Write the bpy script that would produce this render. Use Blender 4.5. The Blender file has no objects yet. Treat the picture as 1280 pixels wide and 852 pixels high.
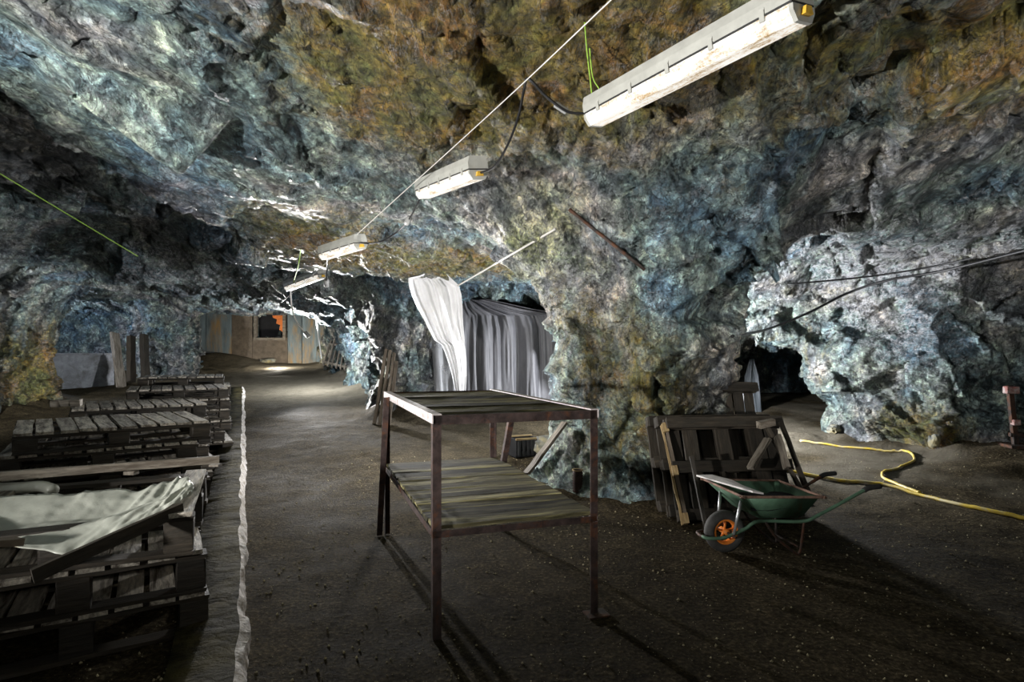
import bpy, bmesh, math, random
import numpy as np
from mathutils import Vector, Matrix, Euler
from mathutils.bvhtree import BVHTree

random.seed(7)
rng = np.random.default_rng(7)
scene = bpy.context.scene
COL = scene.collection

# ------------------------------------------------------------------ camera
H = 1.5            # eye height
F = 720.0          # focal length in pixels of the 1280 px frame
HZ = 440.0         # horizon row
cam_d = bpy.data.cameras.new('camera')
cam_d.sensor_width = 36.0
cam_d.lens = 36.0 * F / 1280.0
cam_d.shift_y = (HZ - 426.0) / 1280.0
cam_d.clip_start = 0.05
cam = bpy.data.objects.new('camera', cam_d)
COL.objects.link(cam)
cam.location = (0, 0, H)
cam.rotation_euler = (math.pi / 2, 0, 0)
scene.camera = cam

# ------------------------------------------------------------------ world, exposure
w = bpy.data.worlds.new('underground')
scene.world = w
w.use_nodes = True
w.node_tree.nodes['Background'].inputs[0].default_value = (0.01, 0.011, 0.013, 1)
w.node_tree.nodes['Background'].inputs[1].default_value = 1.0
vs = scene.view_settings
vs.view_transform = 'Standard'
vs.look = 'None'
vs.gamma = 1.0
vs.use_curve_mapping = False
vs.exposure = 0.45


def light(name, loc, power, col, r=0.15, kind='POINT', aim=None, angle=90, blend=0.5):
    d = bpy.data.lights.new(name, kind)
    d.energy = power
    d.color = col
    d.shadow_soft_size = r
    if kind == 'SPOT':
        d.spot_size = math.radians(angle)
        d.spot_blend = blend
    o = bpy.data.objects.new(name, d)
    COL.objects.link(o)
    o.location = loc
    if aim is not None:
        o.rotation_euler = (Vector(aim) - Vector(loc)).to_track_quat('-Z', 'Y').to_euler()
    return o


# work lights standing in the side chambers of the mine and beside the photographer, plus added unseen fills
light('work_light_right_chamber', (2.6, 9.0, 0.95), 800, (0.94, 0.96, 1.0), 0.10)
light('work_light_gallery', (-5.0, 14.6, 1.7), 300, (0.92, 0.96, 1.0), 0.10)
light('work_light_gallery', (-5.4, 14.0, 1.6), 2500, (1.0, 0.98, 0.96), 0.08, 'SPOT', (0.1, 6.0, 2.0), 66, 0.9)
light('fill_light_chamber', (-1.1, 6.9, 1.2), 120, (1.0, 0.98, 0.96), 0.08)  # added unseen fill for roof, sheet and pillar, no lamp stands here
light('work_light_gallery_end', (-8.7, 21.4, 1.0), 190, (1.0, 0.93, 0.8), 0.12)
light('work_light_alcove', (-13.6, 15.8, 2.2), 300, (0.72, 0.82, 1.0), 0.12)
light('fill_light_left_chamber', (-6.7, 3.6, 1.1), 3200, (0.95, 0.97, 1.0), 0.10, 'SPOT', (-10.6, 12.6, 1.7), 36, 0.6)  # added unseen spot that brightens the left rock
light('work_and_fill_light_entrance', (-4.4, 0.0, 1.2), 1800, (1.0, 0.98, 0.95), 0.10, 'SPOT', (0.6, 5.4, 4.1), 72, 0.6)
light('work_and_fill_light_entrance', (1.2, -1.4, 2.3), 45, (1.0, 0.95, 0.86), 0.15)  # added weak fill for the foreground floor
light('work_and_fill_light_entrance', (5.4, 0.3, 0.9), 480, (1.0, 0.98, 0.95), 0.10, 'SPOT', (3.2, 4.6, 3.8), 70, 0.7)  # added unseen spot that lifts the dark right roof

# ------------------------------------------------------------------ helpers

def P(px, py, D):
    """point at depth D that falls on photo pixel px, py"""
    return Vector(((px - 640.0) / F * D, D, H + (HZ - py) / F * D))


def floor_slope(D):
    D = np.asarray(D, dtype=float)
    t = np.clip((D - 5.9) / 1.0, 0, 1)
    return 0.06 * np.where(D < 6.9, t * t * 0.5, D - 6.4)


def G(px, py):
    """point on the floor plane under photo pixel px, py"""
    v = py - HZ
    D = H * F / v
    if D > 6.4:
        D = (H + 0.06 * 6.4) * F / (v + 0.06 * F)
    return Vector(((px - 640.0) / F * D, D, float(floor_slope(D))))


def put(name, me, mat=None, parent=None, loc=None, rot=None):
    o = bpy.data.objects.new(name, me)
    COL.objects.link(o)
    if mat is not None and len(me.materials) == 0:
        me.materials.append(mat)
    if parent is not None:
        o.parent = parent
    if loc is not None:
        o.location = loc
    if rot is not None:
        o.rotation_euler = rot
    return o


def tag(o, label, cat=None, group=None, kind=None):
    if label:
        o['label'] = label
    if cat:
        o['category'] = cat
    if group:
        o['group'] = group
    if kind:
        o['kind'] = kind
    return o


def empty(name, loc=(0, 0, 0), rot=(0, 0, 0), label=None, cat=None, group=None):
    o = bpy.data.objects.new(name, None)
    COL.objects.link(o)
    o.location = loc
    o.rotation_euler = rot
    tag(o, label, cat, group)
    return o


def mesh(name, verts, faces, smooth=False):
    me = bpy.data.meshes.new(name)
    me.from_pydata([tuple(v) for v in verts], [], faces)
    me.update()
    if smooth:
        me.shade_smooth()
    return me


def np_mesh(name, v, q, smooth=True):
    me = bpy.data.meshes.new(name)
    nf = len(q)
    me.vertices.add(len(v))
    me.vertices.foreach_set('co', np.ascontiguousarray(v, dtype=np.float32).ravel())
    k = q.shape[1]
    me.loops.add(nf * k)
    me.loops.foreach_set('vertex_index', np.ascontiguousarray(q, dtype=np.int32).ravel())
    me.polygons.add(nf)
    me.polygons.foreach_set('loop_start', np.arange(0, nf * k, k, dtype=np.int32))
    me.polygons.foreach_set('loop_total', np.full(nf, k, dtype=np.int32))
    me.update(calc_edges=True)
    if smooth:
        me.shade_smooth()
    return me


def box_mesh(name, sx, sy, sz, seg=1, warp=0.0, bevel=0.0, seed=0, z0=False):
    """box along x, optionally segmented and warped like old timber"""
    r = random.Random(seed)
    bm = bmesh.new()
    bmesh.ops.create_cube(bm, size=1.0)
    for v in bm.verts:
        v.co = Vector((v.co.x * sx, v.co.y * sy, v.co.z * sz + (sz / 2 if z0 else 0)))
    if seg > 1:
        es = [e for e in bm.edges if abs(e.verts[0].co.x - e.verts[1].co.x) > sx * 0.9]
        bmesh.ops.subdivide_edges(bm, edges=es, cuts=seg - 1)
    if bevel > 0:
        bmesh.ops.bevel(bm, geom=bm.edges[:], offset=bevel, segments=1, affect='EDGES')
    if warp > 0:
        for v in bm.verts:
            v.co += Vector((r.uniform(-1, 1) * warp * 1.2, r.uniform(-1, 1) * warp, r.uniform(-1, 1) * warp * 0.6))
    me = bpy.data.meshes.new(name)
    bm.to_mesh(me)
    bm.free()
    return me


def join_boxes(name, boxes):
    """boxes: list of (centre, size[, rotation matrix]) -> one mesh for ONE part"""
    bm = bmesh.new()
    for b in boxes:
        c, s = Vector(b[0]), b[1]
        R = b[2] if len(b) > 2 else Matrix.Identity(3)
        g = bmesh.ops.create_cube(bm, size=1.0)
        for v in g['verts']:
            v.co = R @ Vector((v.co.x * s[0], v.co.y * s[1], v.co.z * s[2])) + c
    me = bpy.data.meshes.new(name)
    bm.to_mesh(me)
    bm.free()
    return me


def frame_of(p0, p1, up=(0, 0, 1)):
    x = (Vector(p1) - Vector(p0))
    L = x.length
    x.normalize()
    u = Vector(up)
    y = u.cross(x)
    if y.length < 1e-5:
        y = Vector((0, 1, 0)).cross(x)
    y.normalize()
    z = x.cross(y)
    return Matrix((x, y, z)).transposed(), L


def beam(name, p0, p1, wy, wz, mat, parent=None, seg=1, warp=0.0, bevel=0.0, up=(0, 0, 1), seed=0):
    R, L = frame_of(p0, p1, up)
    me = box_mesh(name, L, wy, wz, seg, warp, bevel, seed)
    o = put(name, me, mat, parent, (Vector(p0) + Vector(p1)) / 2, R.to_euler())
    return o


def smooth_pts(pts, n=6):
    pts = [Vector(p) for p in pts]
    if len(pts) < 3:
        return pts
    out = []
    for i in range(len(pts) - 1):
        p0 = pts[max(i - 1, 0)]
        p1, p2 = pts[i], pts[i + 1]
        p3 = pts[min(i + 2, len(pts) - 1)]
        for k in range(n):
            t = k / n
            out.append(0.5 * ((2 * p1) + (p2 - p0) * t + (2 * p0 - 5 * p1 + 4 * p2 - p3) * t * t + (3 * p1 - p0 - 3 * p2 + p3) * t ** 3))
    out.append(pts[-1])
    return out


def tube_mesh(name, pts, r, n=8, sm=6, cap=True):
    pts = smooth_pts(pts, sm) if sm else [Vector(p) for p in pts]
    verts, faces = [], []
    t = (pts[1] - pts[0]).normalized()
    a = t.orthogonal().normalized()
    for i, p in enumerate(pts):
        t2 = (pts[min(i + 1, len(pts) - 1)] - pts[max(i - 1, 0)]).normalized()
        a = (a - t2 * a.dot(t2)).normalized()
        b = t2.cross(a)
        rr = r[i] if isinstance(r, (list, tuple)) else r
        for k in range(n):
            an = 2 * math.pi * k / n
            verts.append(p + (a * math.cos(an) + b * math.sin(an)) * rr)
    for i in range(len(pts) - 1):
        for k in range(n):
            k2 = (k + 1) % n
            faces.append((i * n + k, i * n + k2, (i + 1) * n + k2, (i + 1) * n + k))
    if cap:
        faces.append(tuple(range(n))[::-1])
        m = (len(pts) - 1) * n
        faces.append(tuple(range(m, m + n)))
    return mesh(name, verts, faces, True)


def lathe_mesh(name, prof, n=24, axis='Z'):
    verts, faces = [], []
    for (r, z) in prof:
        for k in range(n):
            a = 2 * math.pi * k / n
            if axis == 'Z':
                verts.append((r * math.cos(a), r * math.sin(a), z))
            else:
                verts.append((r * math.cos(a), z, r * math.sin(a)))
    for i in range(len(prof) - 1):
        for k in range(n):
            k2 = (k + 1) % n
            f = (i * n + k, i * n + k2, (i + 1) * n + k2, (i + 1) * n + k)
            faces.append(f if axis == 'Z' else f[::-1])
    return mesh(name, verts, faces, True)


# ---- numpy noise

def _hash(ix, iy, iz, s):
    h = (ix.astype(np.uint32) * np.uint32(374761393) + iy.astype(np.uint32) * np.uint32(668265263)
         + iz.astype(np.uint32) * np.uint32(2147483647) + np.uint32((s * 974634777 + 12345) & 0xffffffff))
    h = (h ^ (h >> np.uint32(13))) * np.uint32(1274126177)
    h = (h ^ (h >> np.uint32(16))) * np.uint32(2246822519)
    return (h ^ (h >> np.uint32(13)))


def _r01(h):
    return (h & np.uint32(0xffffff)).astype(np.float32) / np.float32(0xffffff)


def vnoise(p, s=0):
    """value noise, about -1..1"""
    i = np.floor(p).astype(np.int64)
    f = (p - i).astype(np.float32)
    f = f * f * f * (f * (f * 6 - 15) + 10)
    out = 0
    for dx in (0, 1):
        wx = f[:, 0] if dx else 1 - f[:, 0]
        for dy in (0, 1):
            wy = f[:, 1] if dy else 1 - f[:, 1]
            for dz in (0, 1):
                wz = f[:, 2] if dz else 1 - f[:, 2]
                out = out + wx * wy * wz * _r01(_hash(i[:, 0] + dx, i[:, 1] + dy, i[:, 2] + dz, s))
    return out * 2 - 1


def fbm(p, octv=4, s=0, gain=0.5):
    a, out = 1.0, 0
    for k in range(octv):
        out = out + a * vnoise(p * (2.03 ** k) + 17.3 * k, s + k)
        a *= gain
    return out


def facets(p, s=0):
    """every cell of a jittered lattice carries its own tilted plane: broken rock"""
    i0 = np.floor(p).astype(np.int64)
    best = np.full(len(p), 1e9, np.float32)
    val = np.zeros(len(p), np.float32)
    for dx in (-1, 0, 1):
        for dy in (-1, 0, 1):
            for dz in (-1, 0, 1):
                ix, iy, iz = i0[:, 0] + dx, i0[:, 1] + dy, i0[:, 2] + dz
                hh = _hash(ix, iy, iz, s)
                jx = (hh & np.uint32(1023)).astype(np.float32) / 1023
                jy = ((hh >> np.uint32(10)) & np.uint32(1023)).astype(np.float32) / 1023
                jz = ((hh >> np.uint32(20)) & np.uint32(1023)).astype(np.float32) / 1023
                qx = p[:, 0] - ix - jx
                qy = p[:, 1] - iy - jy
                qz = p[:, 2] - iz - jz
                d = qx * qx + qy * qy + qz * qz
                m = d < best
                h2 = hh * np.uint32(2654435761) + np.uint32(977)
                h2 = h2 ^ (h2 >> np.uint32(15))
                gx = (h2 & np.uint32(255)).astype(np.float32) / 127.5 - 1
                gy = ((h2 >> np.uint32(8)) & np.uint32(255)).astype(np.float32) / 127.5 - 1
                gz = ((h2 >> np.uint32(16)) & np.uint32(255)).astype(np.float32) / 127.5 - 1
                of = ((h2 >> np.uint32(24)) & np.uint32(255)).astype(np.float32) / 127.5 - 1
                v = qx * gx + qy * gy + qz * gz + 0.22 * of
                best = np.where(m, d, best)
                val = np.where(m, v, val)
    return val


def sstep(a, b, x):
    t = np.clip((x - a) / (b - a), 0, 1)
    return t * t * (3 - 2 * t)


# ------------------------------------------------------------------ materials

def new_mat(name):
    m = bpy.data.materials.new(name)
    m.use_nodes = True
    nt = m.node_tree
    b = nt.nodes['Principled BSDF']
    return m, nt, b


class N:
    """small node-graph writer"""
    def __init__(self, nt):
        self.nt = nt

    def node(self, t, **kw):
        n = self.nt.nodes.new(t)
        for k, v in kw.items():
            setattr(n, k, v)
        return n

    def link(self, a, b):
        self.nt.links.new(a, b)

    def coord(self, scale=(1, 1, 1), rot=(0, 0, 0), kind='Object'):
        tc = self.node('ShaderNodeTexCoord')
        mp = self.node('ShaderNodeMapping')
        mp.inputs['Scale'].default_value = scale
        mp.inputs['Rotation'].default_value = rot
        self.link(tc.outputs[kind], mp.inputs['Vector'])
        return mp.outputs[0]

    def noise(self, vec, scale, detail=8, rough=0.6, dist=0.0, typ=None):
        n = self.node('ShaderNodeTexNoise')
        if typ:
            n.noise_type = typ
        n.inputs['Scale'].default_value = scale
        n.inputs['Detail'].default_value = detail
        n.inputs['Roughness'].default_value = rough
        n.inputs['Distortion'].default_value = dist
        if vec is not None:
            self.link(vec, n.inputs['Vector'])
        return n.outputs['Fac']

    def voro(self, vec, scale, feature='F1', rnd=1.0):
        n = self.node('ShaderNodeTexVoronoi', feature=feature)
        n.inputs['Scale'].default_value = scale
        n.inputs['Randomness'].default_value = rnd
        if vec is not None:
            self.link(vec, n.inputs['Vector'])
        return n.outputs['Distance']

    def ramp(self, fac, stops, interp='LINEAR'):
        n = self.node('ShaderNodeValToRGB')
        n.color_ramp.interpolation = interp
        e = n.color_ramp.elements
        while len(e) < len(stops):
            e.new(0.5)
        for k, (p, c) in enumerate(stops):
            e[k].position = p
            if not hasattr(c, '__len__'):
                c = (c, c, c)
            e[k].color = (c[0], c[1], c[2], 1)
        self.link(fac, n.inputs[0])
        return n.outputs[0]

    def mix(self, fac, a, b, mode='MIX'):
        n = self.node('ShaderNodeMix', data_type='RGBA', blend_type=mode)
        for s, val in ((n.inputs[0], fac), (n.inputs[6], a), (n.inputs[7], b)):
            if hasattr(val, 'is_linked'):
                self.link(val, s)
            elif hasattr(val, '__len__'):
                s.default_value = (val[0], val[1], val[2], 1)
            else:
                s.default_value = val
        return n.outputs[2]

    def math(self, op, a, b=None, c=None):
        n = self.node('ShaderNodeMath', operation=op)
        for s, val in zip(n.inputs, (a, b, c)):
            if val is None:
                continue
            if hasattr(val, 'is_linked'):
                self.link(val, s)
            else:
                s.default_value = val
        return n.outputs[0]

    def attr(self, name):
        n = self.node('ShaderNodeAttribute', attribute_name=name)
        return n.outputs

    def bump(self, h, strength, dist, prev=None):
        n = self.node('ShaderNodeBump')
        n.inputs['Strength'].default_value = strength
        n.inputs['Distance'].default_value = dist
        self.link(h, n.inputs['Height'])
        if prev is not None:
            self.link(prev, n.inputs['Normal'])
        return n.outputs[0]


def rock_material():
    m, nt, b = new_mat('mine_rock')
    g = N(nt)
    c0 = g.coord((1, 1, 1))
    cs = g.coord((2.6, 0.75, 2.2), (0.25, 0.1, 0.28))      # drawn out along the bedding
    # warped coordinates for broken, angular relief
    wn_ = g.node('ShaderNodeTexNoise')
    wn_.inputs['Scale'].default_value = 4.0
    wn_.inputs['Detail'].default_value = 5
    g.link(c0, wn_.inputs['Vector'])
    ws = g.node('ShaderNodeVectorMath', operation='MULTIPLY_ADD')
    g.link(wn_.outputs['Color'], ws.inputs[0])
    ws.inputs[1].default_value = (0.7, 0.7, 0.7)
    g.link(cs, ws.inputs[2])
    cw = ws.outputs[0]
    big = g.noise(c0, 0.55, 4, 0.55, 0.4)
    mid = g.noise(c0, 2.3, 7, 0.65, 0.6)
    fine = g.noise(c0, 15.0, 9, 0.75)
    str1 = g.noise(cs, 3.2, 10, 0.72, 0.5)
    str2 = g.noise(cs, 11.0, 8, 0.7, 0.3)
    def chips(vec, scale):
        """every chip is its own tilted plane; returns its height and a random tone"""
        n = g.node('ShaderNodeTexVoronoi', feature='F1')
        n.inputs['Scale'].default_value = scale
        g.link(vec, n.inputs['Vector'])
        d = g.node('ShaderNodeVectorMath', operation='SUBTRACT')
        g.link(vec, d.inputs[0])
        g.link(n.outputs['Position'], d.inputs[1])
        r = g.node('ShaderNodeVectorMath', operation='SUBTRACT')
        g.link(n.outputs['Color'], r.inputs[0])
        r.inputs[1].default_value = (0.5, 0.5, 0.5)
        dt = g.node('ShaderNodeVectorMath', operation='DOT_PRODUCT')
        g.link(d.outputs[0], dt.inputs[0])
        g.link(r.outputs[0], dt.inputs[1])
        sp = g.node('ShaderNodeSeparateColor')
        g.link(n.outputs['Color'], sp.inputs[0])
        return dt.outputs['Value'], sp.outputs[0]
    f1, t1 = chips(cw, 2.6)
    f2, t2 = chips(cw, 8.0)
    crack = g.voro(cw, 2.2, 'DISTANCE_TO_EDGE')
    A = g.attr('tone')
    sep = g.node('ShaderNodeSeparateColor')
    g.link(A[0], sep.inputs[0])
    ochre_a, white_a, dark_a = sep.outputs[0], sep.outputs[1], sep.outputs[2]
    base = g.ramp(big, [(0.30, (0.20, 0.20, 0.235)), (0.41, (0.125, 0.20, 0.255)), (0.50, (0.20, 0.25, 0.225)),
                        (0.60, (0.275, 0.26, 0.265)), (0.72, (0.20, 0.215, 0.12))])
    tint = g.ramp(mid, [(0.30, (0.34, 0.38, 0.42)), (0.44, (0.76, 0.84, 0.90)), (0.55, (1.1, 1.08, 1.0)), (0.68, (1.7, 1.6, 1.5))])
    col = g.mix(1.0, base, tint, 'MULTIPLY')
    st = g.ramp(str1, [(0.34, (0.18, 0.2, 0.22)), (0.47, (0.85, 0.88, 0.92)), (0.56, (1.15, 1.15, 1.1)), (0.68, (2.2, 2.1, 2.05))])
    col = g.mix(0.9, col, st, 'MULTIPLY')
    col = g.mix(0.8, col, g.ramp(t1, [(0.0, (0.45, 0.48, 0.5)), (0.55, (1, 1, 1)), (1.0, (1.6, 1.55, 1.5))]), 'MULTIPLY')
    col = g.mix(0.75, col, g.ramp(t2, [(0.0, (0.4, 0.42, 0.45)), (0.5, (1, 1, 1)), (1.0, (1.7, 1.7, 1.65))]), 'MULTIPLY')
    fi = g.ramp(fine, [(0.34, (0.25, 0.25, 0.25)), (0.5, (1.0, 1.0, 1.0)), (0.66, (2.0, 2.0, 2.0))])
    col = g.mix(0.85, col, fi, 'MULTIPLY')
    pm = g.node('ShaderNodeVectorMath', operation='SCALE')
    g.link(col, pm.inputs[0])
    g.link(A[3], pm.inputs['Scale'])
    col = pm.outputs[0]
    # ochre and rust-coloured seepage, running down the walls
    cd = g.coord((1.5, 1.5, 0.5))
    on = g.noise(cd, 2.0, 9, 0.75, 0.9)
    drip = g.noise(cd, 5.5, 8, 0.75, 0.6)
    of = g.math('ADD', g.math('MULTIPLY', ochre_a, 0.42), g.math('ADD', g.math('MULTIPLY', on, 0.72), g.math('MULTIPLY', fine, 0.28)))
    of = g.ramp(of, [(0.60, 0), (0.84, 1)])
    ochre = g.mix(g.ramp(fine, [(0.38, 0), (0.62, 1)]), (0.075, 0.058, 0.014), g.ramp(mid, [(0.38, (0.25, 0.27, 0.08)), (0.5, (0.48, 0.35, 0.06)), (0.62, (0.46, 0.22, 0.04))]))
    col = g.mix(g.math('MULTIPLY', of, 0.95), col, ochre)
    col = g.mix(0.7, col, g.ramp(drip, [(0.36, (0.35, 0.36, 0.38)), (0.5, (1, 1, 1)), (0.64, (1.8, 1.75, 1.7))]), 'MULTIPLY')
    # black mineral in patches, plus shade painted into recesses
    dn = g.noise(c0, 1.1, 6, 0.65, 0.5)
    df = g.math('ADD', g.math('MULTIPLY', dark_a, 0.35), dn)
    df = g.ramp(df, [(0.58, 0), (0.78, 1)])
    col = g.mix(g.math('MULTIPLY', df, 0.8), col, (0.03, 0.037, 0.04))
    # dark joints
    col = g.mix(g.ramp(crack, [(0.0, 0.4), (0.025, 0.0)]), col, (0.02, 0.022, 0.024))
    # thin open cracks
    ck = g.math('ABSOLUTE', g.math('SUBTRACT', g.noise(cs, 1.5, 7, 0.62, 0.9), 0.5))
    ck2 = g.math('ABSOLUTE', g.math('SUBTRACT', g.noise(c0, 2.6, 6, 0.6, 1.2), 0.5))
    cf = g.math('MAXIMUM', g.ramp(ck, [(0.0, 0.95), (0.012, 0.0)]), g.ramp(ck2, [(0.0, 0.85), (0.009, 0.0)]))
    col = g.mix(cf, col, (0.012, 0.013, 0.014))
    # pale efflorescence: blotches and thin veins, also light painted on the pillar
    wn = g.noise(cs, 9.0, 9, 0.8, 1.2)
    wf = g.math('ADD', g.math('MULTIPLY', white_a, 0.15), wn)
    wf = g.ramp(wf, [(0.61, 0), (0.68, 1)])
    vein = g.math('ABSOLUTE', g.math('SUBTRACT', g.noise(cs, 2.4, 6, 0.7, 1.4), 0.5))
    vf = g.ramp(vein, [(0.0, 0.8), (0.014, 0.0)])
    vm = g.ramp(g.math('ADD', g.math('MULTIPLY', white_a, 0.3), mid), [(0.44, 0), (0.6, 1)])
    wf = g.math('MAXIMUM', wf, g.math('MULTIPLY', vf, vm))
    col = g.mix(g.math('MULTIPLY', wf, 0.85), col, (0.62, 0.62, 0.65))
    g.link(col, b.inputs['Base Color'])
    g.link(g.ramp(g.math('MULTIPLY', g.math('ADD', t2, fine), 0.5), [(0.3, 0.32), (0.65, 0.8)]), b.inputs['Roughness'])
    b.inputs['Specular IOR Level'].default_value = 0.5
    hgt = g.math('ADD', g.math('MULTIPLY', str1, 0.9), g.math('MULTIPLY', mid, 0.6))
    hgt = g.math('ADD', g.math('MULTIPLY', hgt, 0.7), g.math('MULTIPLY', f1, 3.6))
    hgt = g.math('SUBTRACT', hgt, g.math('MULTIPLY', cf, 0.35))
    n1 = g.bump(hgt, 1.0, 0.2)
    h2 = g.math('ADD', g.math('MULTIPLY', fine, 0.8), g.math('MULTIPLY', str2, 0.9))
    h2 = g.math('ADD', g.math('MULTIPLY', h2, 0.8), g.math('MULTIPLY', f2, 9.0))
    n2 = g.bump(h2, 1.0, 0.075, n1)
    g.link(n2, b.inputs['Normal'])
    return m


def floor_material():
    m, nt, b = new_mat('trodden_dirt')
    g = N(nt)
    c = g.coord()
    n1 = g.noise(c, 0.8, 6, 0.6, 0.3)
    n2 = g.noise(c, 5.0, 8, 0.7)
    n3 = g.noise(c, 40.0, 4, 0.7)
    col = g.ramp(n1, [(0.3, (0.032, 0.0245, 0.0125)), (0.5, (0.060, 0.047, 0.027)), (0.7, (0.098, 0.078, 0.048))])
    col = g.mix(0.8, col, g.ramp(n2, [(0.3, 0.4), (0.5, 1.0), (0.72, 1.8)]), 'MULTIPLY')
    col = g.mix(0.8, col, g.ramp(n3, [(0.3, 0.4), (0.5, 1.0), (0.72, 3.0)]), 'MULTIPLY')
    A = g.attr('lit_floor')  # mask of the floor lightened by painted light
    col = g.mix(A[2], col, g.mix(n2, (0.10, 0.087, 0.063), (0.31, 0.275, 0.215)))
    g.link(col, b.inputs['Base Color'])
    g.link(g.ramp(n1, [(0.35, 0.75), (0.6, 1.0)]), b.inputs['Roughness'])
    b.inputs['Specular IOR Level'].default_value = 0.04
    n4 = g.noise(g.coord((1, 1.6, 1)), 14.0, 8, 0.75, 0.4)
    n = g.bump(g.math('ADD', n2, g.math('ADD', g.math('MULTIPLY', n3, 0.3), g.math('MULTIPLY', n4, 0.7))), 1.0, 0.09)
    g.link(n, b.inputs['Normal'])
    return m


def simple(name, col, rough=0.6, metal=0.0, var=0.35, scale=12.0, bump=0.3, bdist=0.01, col2=None, spec=0.4, stretch=(1, 1, 1),
           thr=(0.45, 0.62), emis=None, estr=0.0, trans=0.0, alpha=1.0, rnd=0.0):
    m, nt, b = new_mat(name)
    g = N(nt)
    c = g.coord(stretch)
    if rnd > 0:
        oi = g.node('ShaderNodeObjectInfo')
        va = g.node('ShaderNodeVectorMath', operation='SCALE')
        va.inputs[0].default_value = (31, 17, 23)
        g.link(oi.outputs['Random'], va.inputs['Scale'])
        vb = g.node('ShaderNodeVectorMath', operation='ADD')
        g.link(c, vb.inputs[0])
        g.link(va.outputs[0], vb.inputs[1])
        c = vb.outputs[0]
    n = g.noise(c, scale, 7, 0.65, 0.2)
    lo = tuple(x * (1 - var) for x in col)
    hi = tuple(min(x * (1 + var), 1) for x in col)
    cc = g.ramp(n, [(0.3, lo), (0.7, hi)])
    if col2 is not None:
        n2 = g.noise(c, scale * 0.45, 8, 0.7, 0.5)
        cc = g.mix(g.ramp(n2, [(thr[0], 0), (thr[1], 1)]), cc, col2)
    if rnd > 0:
        k = g.math('ADD', g.math('MULTIPLY', oi.outputs['Random'], rnd * 2), 1 - rnd)
        cm = g.node('ShaderNodeCombineColor')
        for s in cm.inputs:
            g.link(k, s)
        cc = g.mix(1.0, cc, cm.outputs[0], 'MULTIPLY')
    g.link(cc, b.inputs['Base Color'])
    b.inputs['Roughness'].default_value = rough
    b.inputs['Metallic'].default_value = metal
    b.inputs['Specular IOR Level'].default_value = spec
    if bump > 0:
        g.link(g.bump(n, bump, bdist), b.inputs['Normal'])
    if emis is not None:
        b.inputs['Emission Color'].default_value = (*emis, 1)
        b.inputs['Emission Strength'].default_value = estr
    if trans > 0:
        b.inputs['Transmission Weight'].default_value = trans
    if alpha < 1:
        b.inputs['Alpha'].default_value = alpha
    return m


M = {}
M['rock'] = rock_material()
M['dirt'] = floor_material()
M['boulder'] = simple('loose_stone', (0.16, 0.165, 0.15), 0.8, var=0.6, scale=6, bump=0.8, bdist=0.03, col2=(0.3, 0.25, 0.12))
M['gravel'] = simple('gravel', (0.42, 0.36, 0.22), 0.9, var=0.7, scale=9, bump=0)
M['concrete'] = simple('old_concrete', (0.36, 0.37, 0.4), 0.85, var=0.3, scale=5, bump=0.5, bdist=0.02, col2=(0.2, 0.2, 0.2))
M['kerb'] = simple('mossy_concrete', (0.036, 0.031, 0.015), 0.85, var=0.7, scale=7, bump=0.9, bdist=0.03, col2=(0.085, 0.07, 0.03), spec=0.08)
M['lime'] = simple('lime_crust', (0.62, 0.58, 0.55), 0.9, var=0.5, scale=22, bump=1.0, bdist=0.03, col2=(0.25, 0.21, 0.15))
M['pallet'] = simple('wet_shaded_pallet_wood', (0.04, 0.032, 0.023), 0.6, var=0.6, scale=6, bump=0.7, bdist=0.008, col2=(0.03, 0.026, 0.02),
                     stretch=(1, 8, 8), rnd=0.45)  # shade on the stack sides is put into this wood tone
M['pallet_top'] = simple('weathered_lit_pallet_boards', (0.44, 0.40, 0.335), 0.65, var=0.5, scale=6, bump=0.7, bdist=0.008,
                         col2=(0.07, 0.055, 0.04), stretch=(1, 8, 8), rnd=0.4)  # deck tops paler, raking light painted into the colour
M['pale_wood'] = simple('pale_wood', (0.42, 0.31, 0.15), 0.7, var=0.4, scale=6, bump=0.5, bdist=0.005, col2=(0.2, 0.13, 0.06), stretch=(1, 7, 7))
M['grey_wood'] = simple('grey_wood', (0.24, 0.21, 0.17), 0.7, var=0.5, scale=6, bump=0.6, bdist=0.006, col2=(0.1, 0.08, 0.06), stretch=(1, 8, 8), rnd=0.3)
M['moss_wood'] = simple('mossy_planks', (0.085, 0.075, 0.04), 0.85, var=0.7, scale=4, bump=0.8, bdist=0.01, col2=(0.40, 0.36, 0.18), spec=0.12,
                        stretch=(0.8, 9, 9), rnd=0.75, thr=(0.48, 0.66))
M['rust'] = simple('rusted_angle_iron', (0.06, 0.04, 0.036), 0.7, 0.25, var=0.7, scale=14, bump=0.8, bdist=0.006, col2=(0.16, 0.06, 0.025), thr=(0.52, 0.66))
M['lit_rust'] = simple('lit_rusty_angle', (0.62, 0.55, 0.54), 0.55, 0.1, var=0.3, scale=22, bump=0.4, bdist=0.003, col2=(0.25, 0.13, 0.09), thr=(0.56, 0.68))  # light on the rack rails painted as a pale metal
M['tarp'] = simple('dirty_plastic', (0.42, 0.43, 0.37), 0.4, var=0.3, scale=2.5, bump=0.4, bdist=0.02, col2=(0.3, 0.2, 0.07), thr=(0.56, 0.7), spec=0.5)
M['white_sheet'] = simple('white_plastic_sheet', (0.7, 0.7, 0.71), 0.5, var=0.1, scale=4, bump=0.2, bdist=0.02, col2=(0.7, 0.64, 0.52), thr=(0.6, 0.75))
M['grey_sheet'] = simple('grey_plastic_sheet', (0.115, 0.115, 0.125), 0.5, var=0.2, scale=3, bump=0.2, bdist=0.02, stretch=(3, 3, 1))
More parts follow.
